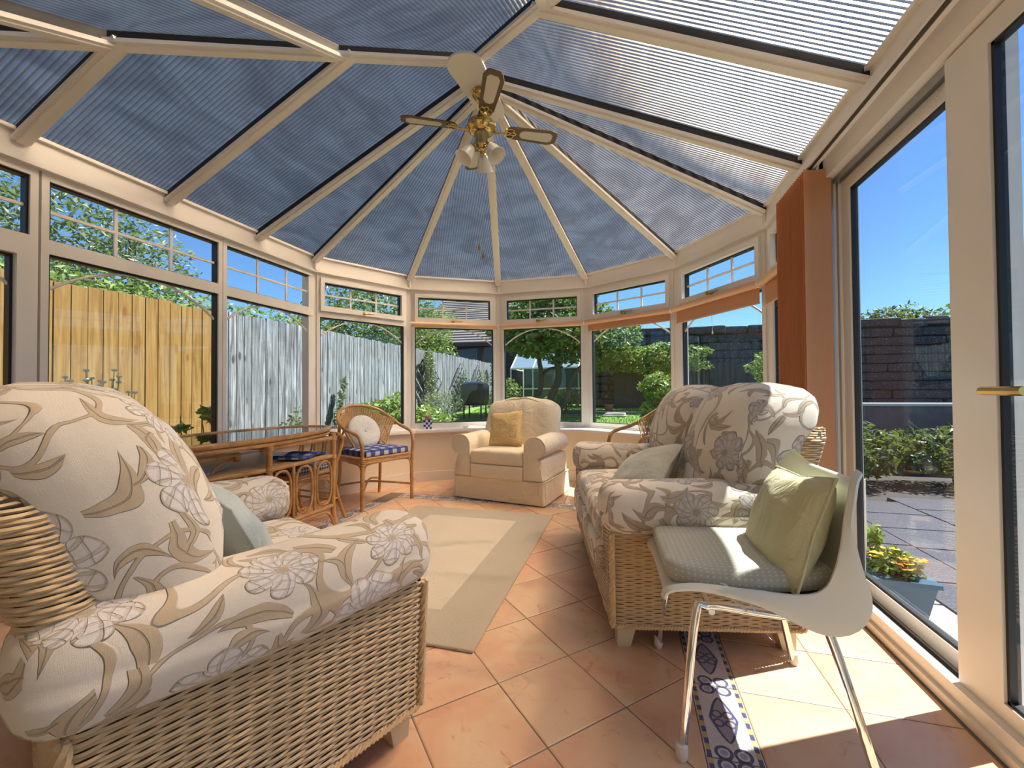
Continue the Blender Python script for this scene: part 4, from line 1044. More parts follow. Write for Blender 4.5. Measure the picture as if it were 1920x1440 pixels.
# ------------------------------------------------------------------ rattan armchairs by the windows
def rattan_armchair(label, loc, rz, cush):
    o = empty('rattan_armchair', (loc[0], loc[1], 0), rz); tag(o, label, 'chair', 'rattan armchairs by the bay windows'); mt = MT['rattan']
    half = [(.225, .262, .42), (.232, .268, .53), (.20, .276, .615), (.12, .285, .648), (.0, .292, .68), (-.12, .278, .745), (-.22, .20, .825), (-.275, .09, .862), (-.285, 0, .868)]
    pts = spline([(a, b, c) for a, b, c in half]+[(a, -b, c) for a, b, c in half[:-1][::-1]], 5)
    m = MB(); m.tube(pts, .0155, 10); m.obj('arm_hoop', MT['rattan'], o)
    for sy in (-1, 1):
        m = MB(); m.tube([(.222, sy*.262, 0), (.226, sy*.262, .43)], .0165, 10); m.obj('leg', mt, o)
        m = MB(); m.tube(spline([(-.245, sy*.235, 0), (-.20, sy*.215, .22), (-.20, sy*.21, .42), (-.235, sy*.20, .62), (-.25, sy*.17, .80)], 4), .0145, 10); m.obj('leg', mt, o)
    # seat rail
    m = MB(); lp = rrect(-.22, .235, -.255, .255, .05, .43); m.tube(lp, .012, 8, closed=True); lp = rrect(-.22, .235, -.255, .255, .05, .395); m.tube(lp, .009, 8, closed=True); m.obj('seat_rail', mt, o)
    m = MB(); loop_weave(m, [rrect(-.222, .238, -.258, .258, .05, .392+.0065*k) for k in range(7)], r=.004, pitch=.024); m.obj('woven_rail', MT['rattan2'], o)
    m = MB(); m.prism([(-.21, -.24), (.22, -.24), (.22, .24), (-.21, .24)], .425, .438); m.obj('seat_board', MT['rattan2'], o)
    m = MB(); m.tube(spline([(.226, .247, .18), (.226, .243, .33), (.226, .20, .382), (.226, 0, .390), (.226, -.20, .382), (.226, -.243, .33), (.226, -.247, .18)], 5), .008, 8)
    for sy in (-1, 1): m.tube(spline([(.212, sy*.262, .15), (.205, sy*.26, .33), (.16, sy*.255, .375), (.0, sy*.25, .385)], 5), .008, 8)
    m.obj('curved_brace', mt, o)
    for k, (a, b) in enumerate((((.22, .255, .14), (-.22, -.21, .15)), ((.22, -.255, .14), (-.22, .21, .15)))):
        m = MB(); m.tube(spline([a, ((a[0]*.3+b[0]*.7)*.6, (a[1]+b[1])*.5*.4, .17+.02*k), b], 6), .0095, 8); m.obj('stretcher', mt, o)
    # woven fan back: radial canes from an inner arch to the hoop
    def outer(s):   # s 0..1 along back part of the hoop
        a = pi*(.06+.88*s); return V3((-.285*sin(a)*1.0-.0, .285*cos(a), .868-.145*abs(cos(a))**1.6))
    def inner(s):
        a = pi*s; return V3((-.245*sin(a)**.8-.03, .165*cos(a), .50+.155*sin(a)))
    m = MB(); n = 34; 
    for k in range(n+1):
        s = k/n; A, B = inner(s), outer(s); mid = A.lerp(B, .5)+V3((-.012, 0, 0)); m.tube([A, mid, B], .0056, 5)
    m.obj('fan_canes', MT['rattan2'], o)['kind'] = 'stuff'
    m = MB()
    for r_ in range(26):
        t = (r_+.5)/26; pts = []
        for k in range(2*n+1):
            s = k/(2*n); A, B = inner(s), outer(s); c = A.lerp(B, t); c.x += -.012*(4*t*(1-t))
            d = V3((cos(pi*s*0), 0, .0)); pts.append(c+V3((.0045*(1 if (k//2+r_) % 2 else -1)*(1 if k % 2 == 0 else 0), 0, 0)))
        m.tube(pts, .0034, 4)
    b_ = m.obj('woven_rows', MT['rattan2'], o); b_['kind'] = 'stuff'
    m = MB(); pts = []
    for k in range(61): s = k/60; c = inner(s); pts.append(c+V3((.004*sin(s*90), 0, .006*sin(s*100))))
    m.tube(pts, .008, 7); m.tube([inner(0), (-.19, .19, .44)], .009, 6); m.tube([inner(1), (-.19, -.19, .44)], .009, 6); m.obj('inner_arch', MT['rattan'], o)
    m = MB(); lp = [inner(0)]+[V3((-.12, .215+.03*sin(pi*k/8), .46+.20*k/8)) for k in range(9)]; m.tube(lp, .009, 7); m.obj('side_loop', MT['rattan'], o); m = MB()
    lp = [inner(1)]+[V3((-.12, -.215-.03*sin(pi*k/8), .46+.20*k/8)) for k in range(9)]; m.tube(lp, .009, 7); m.obj('side_loop', MT['rattan'], o)
    m = MB()
    for (x, y) in ((.228, .262), (.228, -.262)):
        for z in (.385, .40, .415, .43, .175, .19): m.tube([V3((x, y, z))+V3((.019*cos(a), .019*sin(a), 0)) for a in [2*pi*k/10 for k in range(10)]], .004, 5, closed=True)
    m.obj('cane_binding', mt, o)['kind'] = 'stuff'
    return o
rattan_armchair('honey rattan armchair with woven fan back and blue checked seat pad, left of the bay', (-2.255, 3.375), radians(-21.7), 1)
rattan_armchair('rattan armchair with blue striped cushion, mostly hidden behind the flowered sofa', (.16, 3.66), radians(206), 2)
def box_cushion(label, mat, loc, rz, hx, hy, hz, name='seat_pad'):
    m = MB()
    def dd(p):
        x, y, z = p; b = .012*(1-(x/hx)**2)*(1-(y/hy)**2); return (x, y, z+(b if z > 0 else 0))
    m.rbox((0, 0, 0), (hx, hy, hz), hz*.55, 10, dd); o = m.obj(name, MT[mat], None, ang=80); o.location = loc; o.rotation_euler = (0, 0, rz); return tag(o, label, 'cushion')
box_cushion('navy and white checked seat pad on the rattan armchair left of the bay', 'check', (-2.245, 3.371, .466), radians(-21.7), .215, .225, .027)
box_cushion('navy checked seat pad on the half-hidden rattan armchair behind the sofa', 'check', (.15, 3.655, .466), radians(206), .215, .225, .027)
# round buttoned cushion
m = MB(); prof = []
R = Rm(0, 0, radians(-21.7)) @ Rm(0, radians(66), 0)
for k in range(13): a = -pi/2+pi*k/12; rr = .165*max(.02, cos(a))**.75; prof.append((rr, .052*sin(a)*(1-.55*math.exp(-(rr/.03)**2))))
m.lathe(prof, (0, 0, 0), 36, M=R); rc = m.obj('round_cushion', MT['ivory'], None, ang=80); rc.location = (-2.385, 3.425, .625); tag(rc, 'round ivory buttoned cushion leaning in the rattan armchair left of the bay', 'cushion')
m = MB(); m.lathe([(.002, .02), (.012, .024), (.014, .030), (.009, .036), (.001, .037)], (0, 0, 0), 12, M=R); m.obj('button', MT['ivory'], rc)
m = MB()
for k in range(10): a = 2*pi*k/10; m.tube([R @ V3((.012*cos(a), .012*sin(a), .022)), R @ V3((.06*cos(a), .06*sin(a), .044)), R @ V3((.115*cos(a), .115*sin(a), .036))], .0022, 4)
m.obj('pleat', MT['ivory'], rc)
cushion('blue and cream striped cushion in the rattan armchair behind the sofa', 'stripe', (.285, 3.72, .655), .38, .36, .11, Rm(0, 0, radians(206)) @ Rm(0, radians(68), 0) @ Rm(0, 0, radians(90)))

# ------------------------------------------------------------------ rattan table set
def rattan_table():
    o = empty('rattan_table', (-2.42, 2.10, 0)); tag(o, 'oval rattan table with smoked glass top and an under-shelf by the left windows', 'table'); mt = MT['rattan']
    a, b, zt = .345, .78, .715
    ell = lambda k, aa, bb, z, n=48: V3((aa*cos(2*pi*k/n), bb*sin(2*pi*k/n), z))
    m = MB(); m.tube([ell(k, a, b, zt) for k in range(48)], .016, 10, closed=True); m.tube([ell(k, a-.006, b-.006, zt-.03) for k in range(48)], .013, 8, closed=True); m.obj('top_rim', mt, o)
    m = MB(); m.prism([(p.x, p.y) for p in [ell(k, a-.012, b-.012, 0) for k in range(48)]], zt-.002, zt+.006); m.obj('glass_top', MT['tableglass'], o, smooth=False)
    LX, LY = .325, .53   # leg positions, near frame y from -.04 to .53
    for sx in (-1, 1):
        for (y0, y1) in ((-.04, .53),):
            for y in (y0, y1):
                m = MB(); m.tube(spline([(sx*LX, y+(.03 if y > 0 else -.03), 0), (sx*LX, y, .14), (sx*LX, y, .40), (sx*LX, y, zt-.02)], 4), .018, 10); m.obj('leg', mt, o)
            for z, r in ((zt-.055, .014), (.53, .015), (.17, .014)): m = MB(); m.tube([(sx*LX, y0, z), (sx*LX, y1, z)], r, 8); m.obj('side_rail', mt, o)
            m = MB(); m.tube(spline([(sx*LX, y0-.02, .01), (sx*LX, y0+.05, .12), (sx*LX, y0+.16, .145), (sx*LX, y1-.16, .145), (sx*LX, y1-.05, .12), (sx*LX, y1+.02, .01)], 5), .010, 8); m.obj('curved_brace', mt, o)
            w_ = (y1-y0)/3
            for k in range(3):
                c = y0+w_*(k+.5); m = MB(); pts = []
                for q in range(28):
                    t = 2*pi*q/28; pts.append((sx*LX, c+.074*(abs(cos(t))**.8)*(1 if cos(t) > 0 else -1), .35+.155*(abs(sin(t))**.7)*(1 if sin(t) > 0 else -1)))
                m.tube(pts, .0085, 8, closed=True); m.obj('oval_loop', mt, o)
                if k: m = MB(); m.tube([(sx*LX, c-w_/2, .17), (sx*LX, c-w_/2, .53)], .010, 8); m.obj('spindle', mt, o)
            m = MB()
            for (yy, z) in ((y0, .53), (y1, .53), (y0, zt-.055), (y1, zt-.055)):
                for q in range(4): m.tube([V3((sx*LX, yy, z-.012+q*.008))+V3((.021*cos(t), .021*sin(t), 0)) for t in [2*pi*k/10 for k in range(10)]], .004, 5, closed=True)
            m.obj('cane_binding', mt, o)['kind'] = 'stuff'
    for y in (-.04, .53):
        for z in (zt-.055, .53): m = MB(); m.tube([(-LX, y, z), (LX, y, z)], .013, 8); m.obj('end_rail', mt, o)
    m = MB(); n = 30
    for k in range(n): x = -.30+.6*(k+.5)/n; m.box((x-.0085, -.52, .535), (x+.0085, .52, .543))
    m.box((-.31, -.5, .527), (.31, -.47, .535)); m.box((-.31, .47, .527), (.31, .5, .535))
    m.obj('shelf', MT['rattan2'], o, smooth=False)['kind'] = 'stuff'
    m = MB(); m.tube([ell(k, .318, .54, .53) for k in range(48)], .013, 8, closed=True); m.obj('shelf_rim', mt, o)
    return o
rattan_table()
def dining(label, loc, rz, arms):
    o = empty('rattan_dining_chair', (loc[0], loc[1], 0), rz); tag(o, label, 'chair', 'rattan chairs tucked under the glass table'); mt = MT['rattan']
    for sy in (-1, 1):
        m = MB(); m.tube(spline([(.20, sy*.205, 0), (.19, sy*.20, .2), (.19, sy*.20, .40)], 4), .014, 9); m.obj('leg', mt, o)
        m = MB(); m.tube(spline([(-.30, sy*.215, 0), (-.235, sy*.20, .18), (-.20, sy*.195, .38), (-.255, sy*.20, .52), (-.285, sy*.20, .62), (-.25, sy*.20, .665)], 5), .0145, 9); m.obj('leg', mt, o)
        m = MB(); m.tube(spline([(.17, sy*.2, .14), (.165, sy*.2, .30), (.10, sy*.2, .345), (-.08, sy*.2, .345), (-.16, sy*.2, .30), (-.20, sy*.2, .16)], 4), .008, 7); m.obj('curved_brace', mt, o)
        if arms:
            m = MB(); m.tube(spline([(-.25, sy*.215, .625), (0, sy*.225, .632), (.20, sy*.225, .628)], 5), .015, 9)
            m.tube(spline([(.20, sy*.225, .61), (.10, sy*.22, .59), (.03, sy*.215, .52), (.01, sy*.21, .40)], 5), .010, 8)
            for q in range(4): m.tube([V3((.17+q*.008, sy*.225, .618))+V3((0, .02*cos(t), .024*sin(t))) for t in [2*pi*k/10 for k in range(10)]], .004, 5, closed=True)
            m.obj('arm', mt, o)
            m = MB(); pts = [(-.10+.045*cos(t), sy*.215, .50+.10*sin(t)) for t in [2*pi*k/20 for k in range(20)]]; m.tube(pts, .0075, 7, closed=True); m.obj('oval_loop', mt, o)
    m = MB(); m.tube(rrect(-.20, .21, -.21, .21, .04, .40), .014, 9, closed=True); m.tube(rrect(-.19, .20, -.20, .20, .04, .365), .009, 8, closed=True); m.obj('seat_rail', mt, o)
    m = MB(); m.prism([(-.19, -.2), (.2, -.2), (.2, .2), (-.19, .2)], .40, .412); m.obj('seat_board', MT['rattan2'], o)
    m = MB(); m.tube([(-.25, -.2, .665), (-.27, 0, .675), (-.25, .2, .665)], .015, 9); m.tube([(-.22, -.19, .46), (-.22, .19, .46)], .011, 8)
    m.obj('back_rail', mt, o)
    for k in (-1, 0, 1):
        m = MB(); pts = [(-.247-.028*sin(t)*.5, k*.115+.045*cos(t), .565+.095*sin(t)) for t in [2*pi*q/20 for q in range(20)]]; m.tube(pts, .0075, 7, closed=True); m.obj('oval_loop', mt, o)
    m = MB()
    for z in (.15, .20): m.tube([(.19, -.2, z), (.19, .2, z)], .009, 7); m.tube([(-.24, -.2, z), (-.24, .2, z)], .009, 7)
    for sy in (-1, 1): m.tube([(-.24, sy*.2, .17), (.19, sy*.2, .17)], .009, 7)
    m.obj('stretcher', mt, o); return o
dining('rattan chair without arms tucked under the far end of the glass table', (-2.42, 2.60), radians(-94), False)
dining('rattan chair with arms tucked under the near end of the glass table', (-2.47, 1.79), radians(86), True)
box_cushion('small gingham seat pad on the chair at the far end of the glass table', 'smallcheck', (-2.42, 2.60, .432), radians(-94), .19, .19, .024)
box_cushion('small gingham seat pad on the chair at the near end of the glass table', 'smallcheck', (-2.47, 1.79, .432), radians(86), .19, .19, .024)
m = MB(); m.rbox((0, 0, 0), (.10, .17, .012), .008, 8, lambda p: (p[0], p[1], p[2]+.008*sin(p[1]*30))); cl = m.obj('folded_napkins', MT['check'], None, ang=60); cl.location = (-2.20, 2.42, .560); cl.rotation_euler = (0, 0, .2); tag(cl, 'folded navy checked napkins on the shelf of the glass table', 'napkins')
m = MB(); m.box((-.105, -.148, 0), (.105, .148, .004)); m.box((-.10, -.14, .004), (.11, .15, .007)); mg = m.obj('magazine', MT['paper'], None, smooth=False); mg.location = (-2.40, 1.86, .544); mg.rotation_euler = (0, 0, .5); tag(mg, 'open printed magazine on the under-shelf of the glass table', 'magazine')
# ------------------------------------------------------------------ rug
rg = empty('rug', (-1.168, 2.40, 0)); tag(rg, 'cream wool rug with a beige border on the tiled floor', 'rug')
m = MB()
def rq(mb, x0, x1, y0, y1, z, nx, ny):
    vs_ = [(x0+(x1-x0)*i/nx, y0+(y1-y0)*j/ny, z+.0012*sin(i*1.7+x0*9)*sin(j*1.3+y0*7)) for i in range(nx+1) for j in range(ny+1)]
    mb.add(vs_, [(i*(ny+1)+j, (i+1)*(ny+1)+j, (i+1)*(ny+1)+j+1, i*(ny+1)+j+1) for i in range(nx) for j in range(ny)])
m.rbox((0, 0, .0075), (.592, .895, .0068), .0065, 10); m.obj('border', MT['rug2'], rg)
m = MB(); m.rbox((-.006, .005, .0095), (.355, .665, .0068), .006, 10); m.obj('field', MT['rug'], rg)

# ------------------------------------------------------------------ ceiling fan
fx, fy = -.968, 2.755
fan = empty('ceiling_fan', (fx, fy, 3.10)); tag(fan, 'brass ceiling fan with four dark blades and frosted lamp shades', 'ceiling fan')
def lz(name, prof, mat, M=None, c=(0, 0, 0), par=fan, n=28): m = MB(); m.lathe(prof, c, n, M=M); return m.obj(name, MT[mat], par, ang=50)
lz('canopy', [(.012, -.075), (.03, -.07), (.045, -.055), (.05, -.04), (.062, -.03), (.062, -.012), (.068, -.01), (.068, 0), (.0, 0)], 'brass')
lz('down_rod', [(.011, -.20), (.011, -.06)], 'brass'); lz('rod_coupling', [(.02, -.165), (.024, -.15), (.02, -.135)], 'bronze')
BZ = -.25
lz('motor_housing', [(.0, BZ-.045), (.07, BZ-.045), (.088, BZ-.03), (.095, BZ-.012), (.105, BZ-.008), (.105, BZ+.008), (.095, BZ+.014), (.085, BZ+.038), (.06, BZ+.056), (.02, BZ+.06), (0, BZ+.06)], 'brass')
lz('switch_housing', [(.0, BZ-.155), (.03, BZ-.155), (.042, BZ-.14), (.048, BZ-.12), (.040, BZ-.075), (.052, BZ-.06), (.052, BZ-.045), (0, BZ-.045)], 'brass')
lz('finial', [(0, BZ-.205), (.010, BZ-.20), (.014, BZ-.185), (.008, BZ-.17), (.022, BZ-.16), (.022, BZ-.15), (0, BZ-.15)], 'brass')
for k in range(4):
    a = radians(28+90*k); Rz = Matrix.Rotation(a, 3, 'Z') @ Matrix.Rotation(radians(-12), 3, 'X')
    bl_ = MB(); ol = [(.185, .040), (.215, .052), (.49, .066), (.535, .050), (.55, .032), (.55, -.032), (.535, -.050), (.49, -.066), (.215, -.052), (.185, -.040)]
    n = len(ol); vs_ = [Rz @ V3((x, y, -.004)) for x, y in ol]+[Rz @ V3((x, y, .003)) for x, y in ol]; fs = [tuple(range(n)), tuple(range(n, 2*n))[::-1]]+[(i, n+i, n+(i+1) % n, (i+1) % n) for i in range(n)]
    bl_.add([v+V3((0, 0, BZ-.01)) for v in vs_], fs); bo = bl_.obj('blade', MT['oak'], fan, smooth=False)
    il = [(.29+.034*(1-cos(t_a)) if False else .0, 0) for t_a in ()]
    ip = [(.275+.035-.035*cos(t2), .034*sin(t2)) for t2 in [-pi/2+pi*q/8 for q in range(9)]]
    ip = [(.31-.035*cos(t2), -.034*sin(t2)) for t2 in [-pi/2+pi*q/8 for q in range(9)]]+[(.49, -.040), (.515, -.024), (.515, .024), (.49, .040)]
    n = len(ip); vs_ = [Rz @ V3((x, y, -.0062)) for x, y in ip]+[Rz @ V3((x, y, -.0035)) for x, y in ip]; fs = [tuple(range(n)), tuple(range(n, 2*n))[::-1]]+[(i, n+i, n+(i+1) % n, (i+1) % n) for i in range(n)]
    m = MB(); m.add([v+V3((0, 0, BZ-.01)) for v in vs_], fs); m.obj('cane_panel', MT['cane'], bo, smooth=False)
    br = MB(); T = lambda x, y, z=0: (Rz @ V3((x, y, z)))+V3((0, 0, BZ-.014))
    br.tube([T(.09, 0, -.01), T(.14, 0, -.014), T(.18, 0, -.004)], [.010, .007, .008], 8)
    for (cx_, cy_, rx_, ry_) in ((.205, .024, .026, .016), (.205, -.024, .026, .016), (.225, 0, .022, .012)):
        br.tube([T(cx_+rx_*cos(t), cy_+ry_*sin(t), -.004) for t in [2*pi*q/14 for q in range(14)]], .0045, 6, closed=True)
    br.tube([T(.175, -.035, -.003), T(.168, 0, -.006), T(.175, .035, -.003)], .005, 6)
    br.obj('blade_bracket', MT['brass'], fan)
for k in range(3):
    a = radians(205+120*k+15); d = V3((cos(a), sin(a), 0)); top = V3((0, 0, BZ-.13))+d*.045
    ax = (d*.55+V3((0, 0, -.83))).normalized(); q = V3((0, 0, -1)).rotation_difference(ax).to_matrix()
    arm = MB(); arm.tube([V3((0, 0, BZ-.125))+d*.03, V3((0, 0, BZ-.128))+d*.055, V3((0, 0, BZ-.150))+d*.068], .008, 8); arm.lathe([(.022, 0), (.024, -.012), (.014, -.02), (.0, -.02)][::-1] if False else [(.0, -.02), (.024, -.02), (.026, -.006), (.018, .004), (.0, .006)], V3((0, 0, BZ-.150))+d*.068, 16, M=q); arm.obj('lamp_arm', MT['brass'], fan)
    c = V3((0, 0, BZ-.158))+d*.074
    pr = [(r*1.15, z*1.12) for r, z in [(.022, 0), (.030, -.012), (.040, -.035), (.043, -.06), (.048, -.08), (.058, -.095), (.055, -.0945), (.045, -.079), (.040, -.06), (.037, -.035), (.026, -.013), (.018, -.002)]]
    m = MB(); m.lathe(pr[::-1], c, 22, M=q); m.obj('lamp_shade', MT['frost'], fan, ang=60)
for (ox, oy, z1) in ((.012, -.01, -1.135), (-.03, .02, -1.06)):
    m = MB(); m.tube([(ox, oy, BZ-.15), (ox, oy, z1)], .0013, 5); m.obj('pull_chain', MT['chain'], fan)
    m = MB(); m.lathe([(0, z1-.05), (.009, z1-.046), (.010, z1-.03), (.005, z1-.012), (.003, z1), (0, z1)], (ox, oy, 0), 12); m.obj('chain_weight', MT['brass'], fan)

# ------------------------------------------------------------------ things on the sill
p0 = P(2, -.33, -.10, .572)
pt = empty('checked_pot', p0, radians(30)); tag(pt, 'small navy and white checked pot of dried flowers on the window sill', 'pot')
m = MB(); s = .052; V_ = []; ncell = 4
vs_, fs, uvs = [], [], []
for z, k in ((0, .82), (.105, 1.0)):
    for (x, y) in ((-s, -s), (s, -s), (s, s), (-s, s)): vs_.append((x*k, y*k, z))
for a in range(4):
    b = (a+1) % 4; fs.append((a, b, 4+b, 4+a)); uvs.append([(.0, 0), (.064, 0), (.064, .064), (.0, .064)])
fs.append((3, 2, 1, 0)); uvs.append([(0, 0)]*4)
m.add(vs_, fs, uvs); m.obj('pot_body', MT['potcheck'], pt, smooth=False)
m = MB(); m.box((-.048, -.048, .085), (.048, .048, .096)); m.obj('soil', MT['soil'], pt)
m = MB(); rn = random.Random(3); 
for k in range(16): a = rn.random()*6.28; m.tube([(0, 0, .09), (.03*cos(a), .03*sin(a), .12+.02*rn.random()), (.06*cos(a), .06*sin(a), .13+.05*rn.random())], .0025, 5)
m.leaves((0, 0, .125), (.04, .04, .02), 70, .018, rn); m.obj('dried_flowers', plain('dried pink brown petals', (.5, .28, .22), .8), pt)
p1 = P(2, .10, -.11, .572)
m = MB(); m.lathe([(0, 0), (.022, 0), (.030, .012), (.042, .024), (.038, .024), (.026, .013), (0, .008)], (0, 0, 0), 22); d_ = m.obj('small_dish', MT['frost'], None); d_.location = p1; tag(d_, 'small glass dish on the window sill beside the cream armchair', 'dish')

# ------------------------------------------------------------------ garden
rn = random.Random(11)
gd = MB(); gd.box((-30, -8, -.9), (30, 40, -.32)); g_ = gd.obj('soil_ground', MT['soil']); g_['kind'] = 'structure'
gd = MB()
N = 24
def gz(x, y): return -.18+.11*max(0, min(6, y-5.2))+.02*max(0, y-11)
vs_, fs = [], []
for i in range(N+1):
    for j in range(N+1):
        x = -4.5+i*(6.6/N); y = 5.05+j*(9.5/N); vs_.append((x, y, gz(x, y)+.012*sin(x*5)*cos(y*4)))
for i in range(N):
    for j in range(N): a = i*(N+1)+j; fs.append((a, a+N+1, a+N+2, a+1))
gd.add(vs_, fs); lw = gd.obj('lawn', MT['grass']); lw['kind'] = 'structure'
m = MB()
for _ in range(26000):
    x = -4.1+rn.random()*5.6; y = 6.0+rn.random()**1.2*5.7; z = gz(x, y); h = .015+.03*rn.random(); a = rn.random()*6.28
    m.add([(x-.008*cos(a), y-.008*sin(a), z), (x+.008*cos(a), y+.008*sin(a), z), (x+rn.gauss(0, .012), y+rn.gauss(0, .012), z+h)], [(0, 1, 2)])
go = m.obj('grass_blades', MT['grass'], smooth=False); tag(go, 'short green lawn grass beyond the bay windows', 'grass', kind='stuff')
# gravel bed strip next to the bay and along the fence
m = MB(); m.box((-4.55, -2, -.32), (-3.0, 5.2, -.22)); k_ = m.obj('flower_bed', MT['soil']); k_['kind'] = 'structure'

# fences : boards one by one
def fence(name, label, x, y0, y1, zt, mat, pitch, wv, z0=-.3, dark=False):
    o = empty(name, (x, y0, 0)); tag(o, label, 'fence', 'boundary fences'); y = y0; k = 0; shared = []
    for q in range(6):
        m = MB(); w_ = pitch*(1.10+.05*q/5); t0 = .012; m.hexa([(-.004, 0, z0), (.012, 0, z0), (.005, w_+.012, z0), (-.004, w_+.012, z0), (-.004, 0, zt), (.012, 0, zt), (.005, w_+.012, zt), (-.004, w_+.012, zt)])
        shared.append(m.mesh('board', MT[mat], smooth=False))
    while y < y1:
        b = bpy.data.objects.new('board', shared[k % 6]); COL.objects.link(b); b.parent = o
        b.location = (rn.uniform(-.002, .002), y-y0, rn.uniform(-.02, .015)); b.rotation_euler = (0, 0, radians(rn.uniform(-.5, 2))); y += pitch; k += 1
    m = MB()
    for z in (.3, 1.0, 1.65): m.box((-.07, 0, z-.04), (-.02, y1-y0, z+.04))
    m.obj('rail', MT[mat], o, smooth=False); return o
fence('timber_fence', 'new golden timber board fence outside the left windows', -4.6, -1.0, 3.70, 1.95, 'plank', .115, 0)
fence('timber_fence', 'old silver-grey timber board fence running away down the garden', -4.62, 3.72, 14.0, 1.97, 'greyplank', .108, 0)
# diamond trellises with climbers
def trellis(y, z, hw, hh, label):
    o = empty('diamond_trellis', (-4.52, y, z)); tag(o, label, 'trellis', 'diamond trellises on the grey fence'); n = 5
    for s in (-1, 1):
        for k in range(n+1):
            t = -1+2*k/n; A = V3((0, (t-1)/2*hw, s*(t+1)/2*hh)); B = V3((0, (t+1)/2*hw, s*(t-1)/2*hh))
            m = MB(); m.bar(A+V3((.012*s, 0, 0)), B+V3((.012*s, 0, 0)), .03, .014, up=(1, 0, 0)); m.obj('lath', MT['darkwood'] if s < 0 else MT['greyplank'], o, smooth=False)
    return o
trellis(8.95, 1.18, .78, .72, 'largest diamond trellis on the grey fence, nearest the house'); trellis(11.0, 1.12, .62, .66, 'middle diamond trellis on the grey fence'); trellis(12.4, 1.15, .6, .66, 'farthest diamond trellis on the grey fence')

def plant(name, label, cat, loc, blobs, mat, size, n, stems=None, asp=.5, group=None, flowers=None, stem_mat='bark'):
    o = empty(name, loc); tag(o, label, cat, group); m = MB()
    for (c, r, f) in blobs: m.leaves(c, r, int(n*f), size, rn, .55, asp)
    fo = m.obj('foliage', MT[mat], o, smooth=False); fo['kind'] = 'stuff'
    if stems:
        for path, r in stems: m = MB(); m.tube(spline(path, 4), [r*(1-.5*k/(len(path)*4-4)) for k in range(len(path)*4-3)], 8); m.obj('stem' if r < .03 else 'trunk', MT[stem_mat], o)
    if flowers:
        for (c, fm, s_) in flowers:
            m = MB()
            for k in range(6): a = k*pi/3; m.add([V3(c), V3(c)+V3((s_*cos(a-.4), s_*sin(a-.4)*.6, s_*.4)), V3(c)+V3((s_*1.2*cos(a), s_*1.2*sin(a)*.6, s_*.1)), V3(c)+V3((s_*cos(a+.4), s_*sin(a+.4)*.6, s_*.4))], [(0, 1, 2, 3)])
            m.rbox(c, (s_*.5, s_*.5, s_*.4), s_*.35, 4); m.obj('flower', MT[fm], o)
    return o
def stems_at(n, w_, h):
    return [([(rn.uniform(-.05, .05), rn.uniform(-.05, .05), 0), (rn.uniform(-w_, w_)*.5, rn.uniform(-w_, w_)*.5, h*.5), (rn.uniform(-w_, w_), rn.uniform(-w_, w_), h)], .012) for _ in range(n)]
plant('green_bush', 'rounded bright green bush in front of the grey fence, left of the bay centre', 'bush', (-3.75, 6.1, -.25), [((0, 0, .68), (.62, .6, .5), 1), ((.35, .5, .55), (.5, .5, .42), .6)], 'leafb', .10, 2600, stems_at(5, .3, .6))
plant('climbing_plant', 'small-leaved climber on the largest diamond trellis', 'climber', (-4.42, 8.9, 0), [((0, -.1, 1.65), (.10, .22, .32), 1), ((0, .0, 1.25), (.1, .2, .3), .6), ((0, .1, .7), (.12, .4, .35), .8)], 'leafg', .06, 900, [([(0, 0, -.1), (.02, -.05, .6), (0, .05, 1.2), (0, -.1, 1.7)], .012)], group='climbers on the fence')
plant('climbing_plant', 'dark climber on the middle diamond trellis', 'climber', (-4.42, 11.0, 0), [((0, 0, .95), (.12, .4, .6), 1)], 'leafd', .06, 900, [([(0, 0, -.1), (.02, -.05, .6), (0, .05, 1.2)], .012)], group='climbers on the fence')
plant('climbing_plant', 'thin climber trailing over the farthest diamond trellis', 'climber', (-4.40, 12.4, 0), [((0, .1, 1.0), (.12, .35, .65), 1)], 'leafg', .06, 700, [([(0, 0, -.1), (.02, -.05, .6), (0, .05, 1.3)], .012)], group='climbers on the fence')
plant('climbing_plant', 'tall dark climber at the far end of the grey fence', 'climber', (-4.35, 13.6, .2), [((0, 0, 1.2), (.15, .3, .8), 1), ((0, .1, .4), (.3, .4, .4), .6)], 'leafd', .07, 900, [([(0, 0, -.1), (.02, -.05, .6), (0, .05, 1.8)], .014)], group='climbers on the fence')
plant('climbing_plant', 'thin young climber on the grey fence outside the window left of the bay', 'climber', (-4.45, 5.55, -.1), [((0, .05*k, .25+.16*k), (.05, .06, .12), .16) for k in range(7)], 'leafg', .06, 500, [([(0, 0, -.1), (.02, .15, .6), (0, .35, 1.35)], .012)], group='climbers on the fence')
plant('wispy_shrub', 'wispy grey-green shrub below the trellises', 'shrub', (-3.95, 8.5, -.05), [((0, 0, .55), (.45, .8, .55), 1)], 'leafg', .07, 2200, stems_at(7, .4, 1.0), .25)
plant('wispy_shrub', 'leafy shrub with white buds near the far lawn corner', 'shrub', (-3.5, 12.1, .2), [((0, 0, .55), (.45, .6, .6), 1), ((.2, .3, .3), (.6, .6, .3), .5)], 'leaf', .09, 1600, stems_at(5, .3, .8))
plant('creeper', 'small pale creeper low on the grey fence beside the table', 'creeper', (-4.4, 4.8, -.2), [((0, 0, .55), (.12, .28, .42), 1), ((0, .3, .3), (.15, .3, .3), .6)], 'leafg', .06, 700, stems_at(4, .15, .7))
